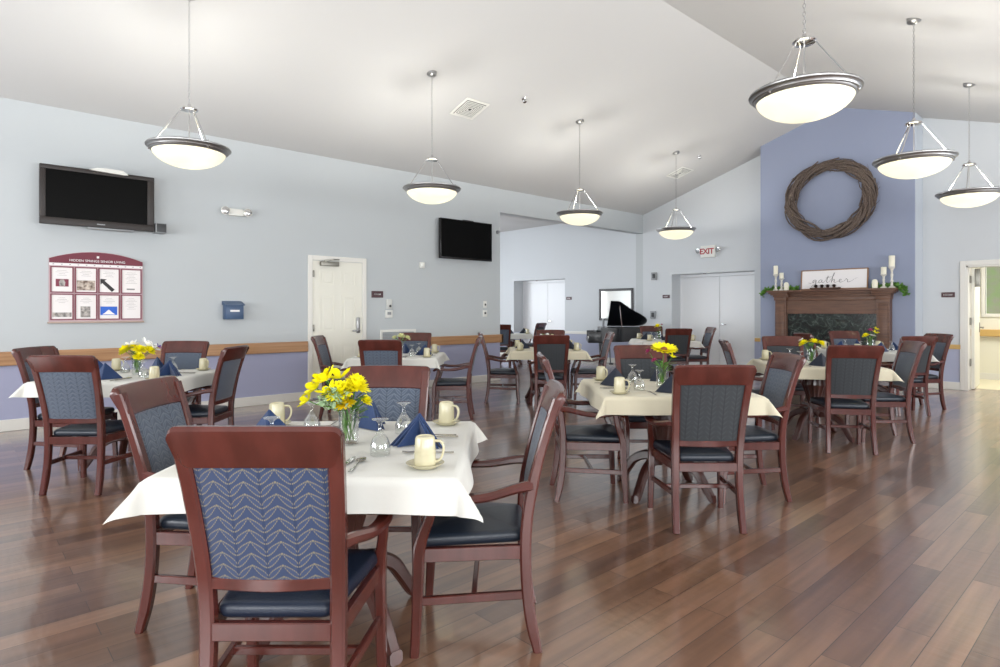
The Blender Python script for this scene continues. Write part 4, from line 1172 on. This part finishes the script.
text_obj('sign_lettering', 'DINING', .045, .001, M_LETW, o, (0, -.0135, 0), (PI/2, 0, 0)) if False else letter_strip(o, .13, d=.0135)
k1 = wall_thing('access_keypad', 'white wall keypad beside the six-panel door above the grille', 'keypad', 5.235, 1.335)
bm = new(); box(bm, -.065, .065, -.03, 0, -.145, -.02, .006); link('keypad_body', bm, M_WPL, k1)
bm = new(); box(bm, -.035, .035, -.034, -.03, -.095, -.05, .002); link('keypad_display', bm, M_GPL, k1)
k2 = wall_thing('call_unit', 'small grey call unit mounted above the wall keypad', 'call unit', 5.24, 1.40)
bm = new(); box(bm, -.05, .05, -.03, 0, -.07, .09, .006); link('call_case', bm, mat('pale_grey_plastic', '#c5c6c2', .4), k2)
bm = new(); lathe(bm, [(.02, 0), (.02, .006), (0, .008)], seg=14, mx=Matrix.Translation((.012, -.03, -.02))@Matrix.Rotation(PI/2, 4, 'X')); link('call_button', bm, M_DPL, k2)
bm = new(); box(bm, -.05, .05, -.035, 0, -.05, .05, .006); lathe(bm, [(.03, 0), (.026, .012), (0, .014)], seg=16, mx=Matrix.Translation((.01, -.035, -.005))@Matrix.Rotation(PI/2, 4, 'X'))
o = tag(link('wall_sensor', bm, M_WPL), 'small white square sensor left of the second television', 'sensor'); o.location = (XL, 5.88, 2.07); o.rotation_euler = (0, 0, PI/2)
g_ = wall_thing('wall_grille', 'white return air grille low on the wall right of the six-panel door', 'grille', 5.42, .76)
bm = new()
for a, b, c_, d_ in ((-.34, .34, .20, .24), (-.34, .34, -.24, -.20), (-.34, -.30, -.20, .20), (.30, .34, -.20, .20)): box(bm, a, b, -.02, 0, c_, d_, .003, seg=1)
link('grille_frame', bm, M_WPL, g_)
bm = new()
for k_ in range(18): box(bm, -.30, .30, -.014, -.002, -.195+.0222*k_, -.187+.0222*k_)
link('grille_slats', bm, M_GPL, g_)
tv = wall_thing('television', 'frameless black television tilted out near the end of the left wall', 'television', 6.77, 2.55)
bm = new(); fw, fh = .585, .345; box(bm, -fw, fw, -.13, -.07, -fh, fh, .006); link('bezel', bm, M_BLACK, tv)
bm = new(); box(bm, -fw+.015, fw-.015, -.133, -.13, -fh+.03, fh-.015); link('screen', bm, M_SCREEN, tv)
bm = new(); box(bm, -.2, .2, -.07, -.002, -.15, .15, .006); box(bm, -.05, .18, -.09, -.05, fh, fh+.02, .004); link('bracket', bm, M_DPL, tv)
o = wall_thing('light_switch', 'upper white switch plate at the end of the left wall', 'switch', 7.29, 1.42); bm = new(); box(bm, -.04, .04, -.012, 0, -.06, .06, .003); link('switch_plate', bm, M_WPL, o)
bm = new(); box(bm, -.012, .018, -.02, -.012, -.02, .015); link('switch_toggle', bm, M_DPL, o)
o = wall_thing('wall_outlet', 'lower white control plate at the end of the left wall', 'outlet', 7.29, 1.255); bm = new(); box(bm, -.05, .05, -.015, 0, -.06, .06, .003); link('outlet_plate', bm, M_WPL, o)
bm = new(); box(bm, -.02, .02, -.02, -.015, -.012, .025); link('outlet_socket', bm, M_DPL, o)
bm = new(); lathe(bm, [(.035, 0), (.033, .03), (.02, .06), (0, .065)], seg=14, mx=Matrix.Rotation(PI/2, 4, 'X'))
o = tag(link('security_camera', bm, M_GPL), 'tiny grey camera on the end of the left wall beneath the header', 'camera'); o.location = (XL+.0, 7.60, 2.78); o.rotation_euler = (0, 0, PI/2)

# ------------------------------------------------------------------ back wall fittings
ex = thing('exit_sign', 'white exit sign with twin lamp heads above the recessed double doors', 'exit sign', (-6.72, YB, 2.60))
bm = new(); box(bm, -.17, .17, -.07, 0, -.13, .13, .008); link('case', bm, M_WPL, ex)
text_obj('exit_lettering', 'EXIT', .17, .002, M_RED, ex, (-.02, -.073, .0), (PI/2, 0, 0), .95, .004)
for s in (-1, 1):
    bm = new(); lathe(bm, [(.02, 0), (.04, .02), (.055, .05), (.048, .055), (0, .05)], seg=16, mx=Matrix.Translation((s*.235, -.02, .03))@Matrix.Rotation(PI/2, 4, 'X'))
    box(bm, min(s*.17, s*.22), max(s*.17, s*.22), -.03, -.012, .02, .04); link('lamp_head', bm, M_CHROME, ex)
o = bplate('door_sign', 'small dark sign left of the recessed double doors', 'sign', -7.79, 1.635, .19, .08, M_SIGN, .012); letter_strip(o, .12, d=.0135)
o = bplate('door_sign', 'small dark sign in the next room beside its double doors', 'sign', -10.77, 1.64, .19, .08, M_SIGN, .012); letter_strip(o, .12, d=.0135)
o = bplate('door_sign', 'small dark sign left of the right-hand doorway', 'sign', -2.43, 1.57, .185, .085, M_SIGN, .012); letter_strip(o, .13, d=.0135)
def dev(name, lab, cat, x, z, m1, m2):
    t = thing(name, lab, cat, (x, YB, z)); bm = new(); box(bm, -.07, .07, -.04, 0, -.09, .09, .008); link('device_case', bm, m1, t)
    bm = new(); box(bm, -.03, .04, -.055, -.04, -.05, .05, .006); link('device_lens', bm, m2, t)
dev('fire_strobe', 'grey fire alarm strobe high on the back wall', 'alarm', -8.11, 2.12, M_GPL, M_DPL)
dev('wall_telephone', 'dark grey control unit at shoulder height on the back wall', 'control', -8.14, 1.21, M_GPL, M_DPL)
mf = thing('wall_mirror', 'dark-framed mirror hanging behind the piano', 'mirror', (-9.22, YB, 1.46))
bm = new()
for a, b, c_, d_ in ((-.52, .52, .34, .40), (-.52, .52, -.40, -.34), (-.52, -.46, -.34, .34), (.46, .52, -.34, .34)): box(bm, a, b, -.035, 0, c_, d_, .006, seg=1)
link('mirror_frame', bm, M_FRAME, mf)
bm = new(); box(bm, -.46, .46, -.016, -.004, -.34, .34); link('mirror_pane', bm, M_MIRROR, mf)

# ------------------------------------------------------------------ fireplace
fp = thing('fireplace_mantel', 'dark walnut mantelpiece with pilasters on the blue chimney breast', 'mantel', (-4.085, CY, 0))
Y_ = 0
bm = new(); box(bm, -1.08, 1.08, -.26, 0, 1.655, 1.69, .006)
for hw, d_, z0, z1 in ((1.05, .235, 1.625, 1.655), (1.02, .215, 1.60, 1.625), (.985, .19, 1.565, 1.60)):
    for s in (-1, 1): box(bm, min(s*hw, s*.70), max(s*hw, s*.70), -d_, 0, z0, z1, .006)
    box(bm, -.70, .70, -d_+.05, 0, z0, z1, .006)
link('mantel_shelf', bm, M_MANT, fp)
for s in (-1, 1):
    bm = new(); a, b = sorted((s*.96, s*.76)); box(bm, a, b, -.14, 0, .14, 1.565, .004, seg=1)
    box(bm, a-.015, b+.015, -.16, 0, 1.50, 1.565, .006); box(bm, a-.02, b+.02, -.165, 0, 0, .14, .006); box(bm, a+.03, b-.03, -.15, -.14, .2, 1.44, .006)
    link('pilaster', bm, M_MANT, fp)
bm = new(); box(bm, -.76, .76, -.10, 0, 1.25, 1.565, .004, seg=1); box(bm, -.76, .76, -.125, -.10, 1.49, 1.565, .006); link('frieze', bm, M_MANT, fp)
bm = new()
box(bm, -.76, .76, -.05, 0, .79, 1.25); box(bm, -.76, -.50, -.05, 0, 0, .79); box(bm, .50, .76, -.05, 0, 0, .79); link('marble_surround', bm, M_MARB, fp)
fb = thing('firebox', 'dark firebox opening in the marble surround', 'fireplace', (-4.085, CY, 0))
bm = new()
for a, b, c_, d_ in ((-.498, .498, .73, .788), (-.498, .498, .002, .05), (-.498, -.44, .05, .73), (.44, .498, .05, .73)): box(bm, a, b, -.055, .02, c_, d_, .003, seg=1)
link('firebox_frame', bm, M_BLACK, fb)
bm = new(); box(bm, -.60, .60, .22, .30, .0, .76); link('fireback', bm, M_DPL, fb)
bm = new()
for k_ in range(3): tube(bm, [(-.3, .05+.05*k_, .09+.05*(k_ == 1)), (.3, .04+.05*k_, .10+.05*(k_ == 1))], .04, 1, 10)
link('fire_logs', bm, M_BARK, fb)

# things on the mantel
MZ = 1.692; MY = CY-.14
def candle_on_stick(x, hs, hc, rc, label):
    t = thing('candlestick', 'white turned candlestick under the %s' % label, 'candlestick', (x, MY, MZ), 0, 'candlesticks on the mantel')
    prof = [(.052, 0), (.050, .012), (.022, .03), (.016, hs*.25), (.026, hs*.32), (.014, hs*.40), (.022, hs*.60), (.014, hs*.72), (.024, hs*.85), (.046, hs*.94), (.048, hs)]
    bm = new(); lathe(bm, prof[:4]+prof[4:9], seg=20); link('turned_stem', bm, M_STICK, t)
    bm = new(); lathe(bm, prof[8:], seg=20); link('drip_plate', bm, M_STICK, t)
    c = thing('pillar_candle', label, 'candle', (x, MY, MZ+hs+.001), 0, 'candles on the mantel')
    bm = new(); lathe(bm, [(rc, 0), (rc, hc-.005), (rc-.005, hc), (.01, hc-.004), (0, hc-.006)], seg=20); link('wax', bm, M_CANDLE, c)
    bm = new(); tube(bm, [(0, 0, hc-.008), (.001, 0, hc+.010)], .0015, 1, 5); link('wick', bm, M_INKD, c)
def short_candle(x, label):
    c = thing('votive_candle', label, 'candle', (x, MY-.03, MZ), 0, 'candles on the mantel')
    bm = new(); lathe(bm, [(.042, 0), (.044, .01), (.044, .11), (.036, .135), (.02, .150), (0, .152)], seg=20); link('wax', bm, M_CANDLE, c)
    bm = new(); tube(bm, [(0, 0, .15), (.001, 0, .168)], .0015, 1, 5); link('wick', bm, M_INKD, c)
candle_on_stick(-5.03, .315, .16, .040, 'tallest candle at the left end of the mantel')
candle_on_stick(-4.92, .235, .10, .038, 'shorter stick candle second from the left of the mantel')
short_candle(-4.82, 'low rounded candle on the left of the mantel')
short_candle(-3.34, 'low rounded candle on the right of the mantel')
candle_on_stick(-3.215, .235, .12, .042, 'middle stick candle on the right of the mantel')
candle_on_stick(-3.095, .36, .18, .046, 'tallest candle at the right end of the mantel')
sg = thing('wooden_sign', 'wide white gather sign in a wood frame leaning on the mantel', 'sign', (-4.03, CY-.075, MZ)); sg.rotation_euler = (R(-5), 0, 0)
bm = new(); w2, h_ = .56, .365
for a, b, c_, d_ in ((-w2, w2, 0, .018), (-w2, w2, h_-.018, h_), (-w2, -w2+.018, .018, h_-.018), (w2-.018, w2, .018, h_-.018)): box(bm, a, b, -.022, .010, c_, d_, .002, seg=1)
link('sign_frame', bm, M_SIGNF, sg)
bm = new(); box(bm, -w2+.018, w2-.018, -.012, .004, .018, h_-.018); link('sign_panel', bm, M_LETW, sg)
def script(name, strokes, parent, ox, oz, sc, y):
    bm = new()
    for st, wds in strokes:
        P = [(ox+p[0]*sc, y, oz+p[1]*sc, (p[2] if len(p) > 2 else wds), .002) for p in st]
        sweep(bm, P, (0, 0, 1) if False else (0, 1, 0), 5, .1) if False else None
        pts = catmull([(p[0], p[1]) for p in st], 6); W_ = catmull([((p[2] if len(p) > 2 else wds), 0) for p in st], 6)
        L_, Rr = [], []
        for i, p in enumerate(pts):
            a = pts[max(i-1, 0)]; b = pts[min(i+1, len(pts)-1)]; dx, dz = b[0]-a[0], b[1]-a[1]; q = math.hypot(dx, dz) or 1
            h = max(.3, W_[i][0])/2*.006/sc; nx, nz = -dz/q*h, dx/q*h
            L_.append((p[0]+nx, p[1]+nz)); Rr.append((p[0]-nx, p[1]-nz))
        for yy in (y, y-.0015):
            va = [bm.verts.new((ox+p[0]*sc, yy, oz+p[1]*sc)) for p in L_]; vb = [bm.verts.new((ox+p[0]*sc, yy, oz+p[1]*sc)) for p in Rr]
            for i in range(len(va)-1): bm.faces.new((va[i], va[i+1], vb[i+1], vb[i]))
    return link(name, bm, M_INKD, parent, False)
# the word "gather" in loose handwriting: thin joins, heavier downstrokes; third value is pen width
g = [[(-.9, .35, .5), (-.3, .15, .5), (.35, .50, .6), (.75, .98, .8), (.5, 1.05, .8), (.2, .75, 1.1), (.22, .35, 1.3), (.5, .25, .8), (.8, .6, .6), (.95, 1.0, .6), (.9, .6, 1.2), (.75, -.2, 1.4), (.4, -.75, 1.2), (-.1, -.85, .7), (-.05, -.45, .5), (.7, .0, .5), (1.5, .45, .5)],
     [(2.25, .95, .7), (1.95, 1.02, .9), (1.6, .72, 1.2), (1.62, .32, 1.3), (1.9, .28, .8), (2.2, .65, .6), (2.35, 1.0, .7), (2.28, .55, 1.2), (2.42, .28, 1.0), (2.8, .45, .5), (3.3, 1.1, .5), (3.75, 1.95, .8), (3.62, 1.5, 1.3), (3.42, .7, 1.4), (3.5, .28, 1.1), (3.9, .42, .5), (4.5, 1.2, .5), (5.05, 2.15, .6), (5.25, 2.65, .7), (5.0, 2.5, .9), (4.75, 1.6, 1.4), (4.5, .25, 1.5)],
     [(4.5, .25, .8), (4.7, .75, .6), (5.05, 1.02, .9), (5.2, .85, 1.2), (5.1, .45, 1.3), (5.3, .25, 1.0), (5.8, .42, .5), (6.4, .62, .5), (6.75, .85, .6), (6.6, 1.05, .8), (6.3, .8, 1.2), (6.35, .35, 1.3), (6.8, .3, .7), (7.5, .65, .5), (7.85, 1.1, .7), (7.95, .95, 1.0), (8.2, .88, .9), (8.1, .45, 1.3), (8.3, .25, 1.0), (8.9, .45, .5), (9.7, .95, .4), (10.4, 1.25, .3)],
     [(3.1, 1.42, .5), (3.8, 1.55, .7), (4.5, 1.75, .4)]]
script('sign_lettering', [(s, 1) for s in g], sg, -.36, .105, .073, -.0135)
bm = new(); prism(bm, [(-.25, .03), (-.22, 0), (.22, 0), (.25, .03), (.24, .035), (.2, .012), (-.2, .012), (-.24, .035)], 'y', -.05, .05)
prism(bm, [(-.22, 0), (.22, 0), (.24, .03), (-.24, .03)], 'y', -.05, -.04); prism(bm, [(-.22, 0), (.22, 0), (.24, .03), (-.24, .03)], 'y', .04, .05)
o = tag(link('dough_tray', bm, M_MANT), 'long shallow wooden tray in front of the gather sign', 'tray'); o.location = (-4.13, CY-.19, MZ)
for k_, x in enumerate((-.155, -.055, .045, .150)):
    bm = new()
    for l in range(6):
        z = .008+.062*l/6; rr = .040*math.sin(PI*(.22+.70*l/6))
        for q in range(8):
            a = 2*PI*(q+.5*(l % 2))/8; petal(bm, (rr*.3*math.cos(a), rr*.3*math.sin(a), z), (math.cos(a), math.sin(a), .5), (0, 0, 1), rr*.85, .026, .006)
    lathe(bm, [(.015, .0), (.024, .03), (.012, .062), (0, .066)], seg=10)
    o = tag(link('pine_cone', bm, M_CONE, angle=60), ['leftmost dark cone in the mantel tray', 'second dark cone from the left in the mantel tray', 'third dark cone from the left in the mantel tray', 'rightmost dark cone in the mantel tray'][k_], 'cone', 'cones in the tray')
    o.location = (-4.13+x, CY-.19, MZ+.013)
def garland(x0, x1, drop_end, label, seed):
    rnd = random.Random(seed); t = thing('leaf_garland', label, 'garland', (0, 0, 0))
    pts = [(x0+(x1-x0)*i/10, CY-.045-.02*math.sin(i*1.3), MZ+.012+.01*math.sin(i)) for i in range(11)]
    for i, p in enumerate(pts):
        e = (p[0]-x0)/(x1-x0) if drop_end > 0 else (x1-p[0])/(x1-x0)
    s = 1 if drop_end > 0 else -1; ex_ = x1 if s > 0 else x0
    ends = [(ex_+s*.05, CY-.10, MZ+.0), (ex_+s*.10, CY-.11, MZ-.05), (ex_+s*.13, CY-.10, MZ-.13)]
    pts = pts+ends if s > 0 else ends[::-1]+pts
    bm = new(); tube(bm, pts, .004, 2, 5); link('vine_stem', bm, M_BARK, t)
    bm = new()
    for i in range(200):
        k_ = rnd.random(); f_ = k_*(len(pts)-1); a = int(f_); b = min(a+1, len(pts)-1); p = Vector(pts[a]).lerp(Vector(pts[b]), f_-a)
        d = Vector((rnd.uniform(-1, 1), rnd.uniform(-1, .35), rnd.uniform(-.5, 1)))
        petal(bm, p, d, (rnd.uniform(-.3, .3), -1, .6), rnd.uniform(.05, .10), .032, .008)
    for v in bm.verts:
        v.co.y = min(v.co.y, CY-.006)
        if -5.165 < v.co.x < -3.005: v.co.z = max(v.co.z, MZ+.001); v.co.y = max(v.co.y, CY-.084); v.co.x = min(v.co.x, -4.64) if v.co.x < -4 else max(v.co.x, -3.42)
    link('leaves', bm, M_GRN, t, angle=80)
    t.location = (0, 0, 0)
garland(-5.17, -4.62, -1, 'green leaf garland trailing off the left end of the mantel', 3)
garland(-3.45, -3.02, 1, 'green leaf garland trailing off the right end of the mantel', 4)
# wreath of twisted vines
bm = new(); rnd = random.Random(11); WX, WZ = -4.095, 3.32
for k_ in range(46):
    ph = rnd.uniform(0, 2*PI); turns = rnd.uniform(.45, 1.05); r0 = rnd.uniform(.575, .695); tw = rnd.uniform(2.0, 5.0); am = rnd.uniform(.015, .085); q = rnd.uniform(0, 6.28)
    pts = []; nn = int(16*turns)+4
    for i in range(nn):
        a = ph+2*PI*turns*i/(nn-1); rr = r0+am*math.sin(tw*a+q)+rnd.uniform(-.008, .008); end = 0
        if i == nn-1 and k_ % 3 == 0: rr += rnd.choice((-.05, .07))
        pts.append((rr*1.035*math.cos(a), -.10+.055*math.cos(tw*a+q), rr*.975*math.sin(a)))
    rad = rnd.uniform(.011, .024)
    tube(bm, pts, [rad*(1-.45*i/(nn-1)) for i in range(nn)], 2, 6)
for k_ in range(16):
    a = rnd.uniform(0, 2*PI); r0 = .74 if k_ % 2 else .60; s = 1 if k_ % 2 else -1; da = rnd.uniform(.08, .2)
    tube(bm, [(r0*math.cos(a), -.08, r0*math.sin(a)*.95), ((r0+s*.05)*math.cos(a+da*.5), -.12, (r0+s*.05)*math.sin(a+da*.5)*.95), ((r0+s*.09)*math.cos(a+da), -.10, (r0+s*.09)*math.sin(a+da)*.95)], [.005, .004, .002], 3, 5)
o = tag(link('twig_wreath', bm, M_BARK, angle=60), 'large round wreath of twisted brown vines on the chimney breast', 'wreath'); o.location = (WX, CY-.01, WZ); o.rotation_euler = (0, R(-8), 0)

# ------------------------------------------------------------------ baby grand piano
px, py = W(13.8, 2.66)
pn = thing('grand_piano', 'black lacquered baby grand piano with its lid raised', 'piano', (px, py, 0), TH-R(6)); pn.scale = (.86, .86, 1)
# local: +x right as seen, +y away from us; keyboard at -x
outl = [(-.46, -.72), (-.46, .72), (.55, .72), (.74, .66), (.84, .50), (.82, .30), (.66, .06), (.42, -.20), (.20, -.46), (.06, -.66), (-.05, -.72)]
oc = catmull([(p[0], p[1]) for p in outl], 1)
cur = catmull([(.55, .72), (.74, .66), (.84, .50), (.82, .30), (.66, .06), (.42, -.20), (.20, -.48), (.04, -.68), (-.12, -.72)], 5)
out2 = [(-.46, -.72), (-.46, .72)]+cur
bm = new(); prism(bm, out2, 'z', .62, .93); link('piano_case', bm, M_PIANO, pn)
bm = new(); box(bm, -.78, -.44, -.72, .72, .60, .685, .008); box(bm, -.76, -.44, -.73, -.66, .60, .84, .006); box(bm, -.76, -.44, .66, .73, .60, .84, .006)
kb = link('key_bed', bm, M_PIANO, pn)
bm = new()
for k_ in range(36): box(bm, -.74, -.58, -.655+.0364*k_, -.655+.0364*k_+.034, .685, .705)
link('white_keys', bm, M_IVORY, kb)
bm = new()
for k_ in range(35):
    if k_ % 7 in (2, 6): continue
    box(bm, -.68, -.58, -.655+.0364*(k_+1)-.009, -.655+.0364*(k_+1)+.009, .705, .716)
link('black_keys', bm, M_PIANO, kb)
bm = new(); box(bm, -.575, -.555, -.66, .66, .685, .86); link('fallboard', bm, M_PIANO, pn)
# raised lid hinged on the far side
bm = new()
ang = R(23); sc_ = 1.0
def lidp(x, y, off=0):
    d = .72-y; return (x, .72-d*math.cos(ang)-off*math.sin(ang), .94+d*math.sin(ang)*sc_+off*math.cos(ang))
lo = [(-.20, .72), (-.20, -.72)]+cur[::-1][1:]
va = [bm.verts.new(lidp(x, y)) for x, y in lo]; vb = [bm.verts.new(lidp(x, y, .022)) for x, y in lo]
bm.faces.new(va); bm.faces.new(vb[::-1])
for i in range(len(lo)): bm.faces.new((va[i], va[(i+1) % len(lo)], vb[(i+1) % len(lo)], vb[i]))
link('lid', bm, M_PIANO, pn, angle=25)
bm = new(); tube(bm, [(.10, -.45, .92), lidp(.05, -.50)], .012, 1, 6); link('lid_prop', bm, M_WOODD, pn)
bm = new(); prism(bm, [(-.36, -.32), (-.36, .32), (-.34, .32), (-.34, -.32)], 'z', .93, 1.12); link('music_desk', bm, M_PIANO, pn)
for x, y in ((-.38, -.58), (-.38, .58), (.55, .45)):
    bm = new(); lathe(bm, [(.03, .04), (.035, .10), (.045, .30), (.06, .55), (.062, .62)], (x, y, 0), 12); lathe(bm, [(.028, 0), (.03, .04)], (x, y, 0), 12); link('piano_leg', bm, M_PIANO, pn)
bm = new(); box(bm, -.20, -.10, -.10, .10, .08, .12, .006); tube(bm, [(-.16, -.08, .1), (-.2, -.1, .62)], .012, 1, 6); tube(bm, [(-.16, .08, .1), (-.2, .1, .62)], .012, 1, 6); link('pedal_lyre', bm, M_PIANO, pn)
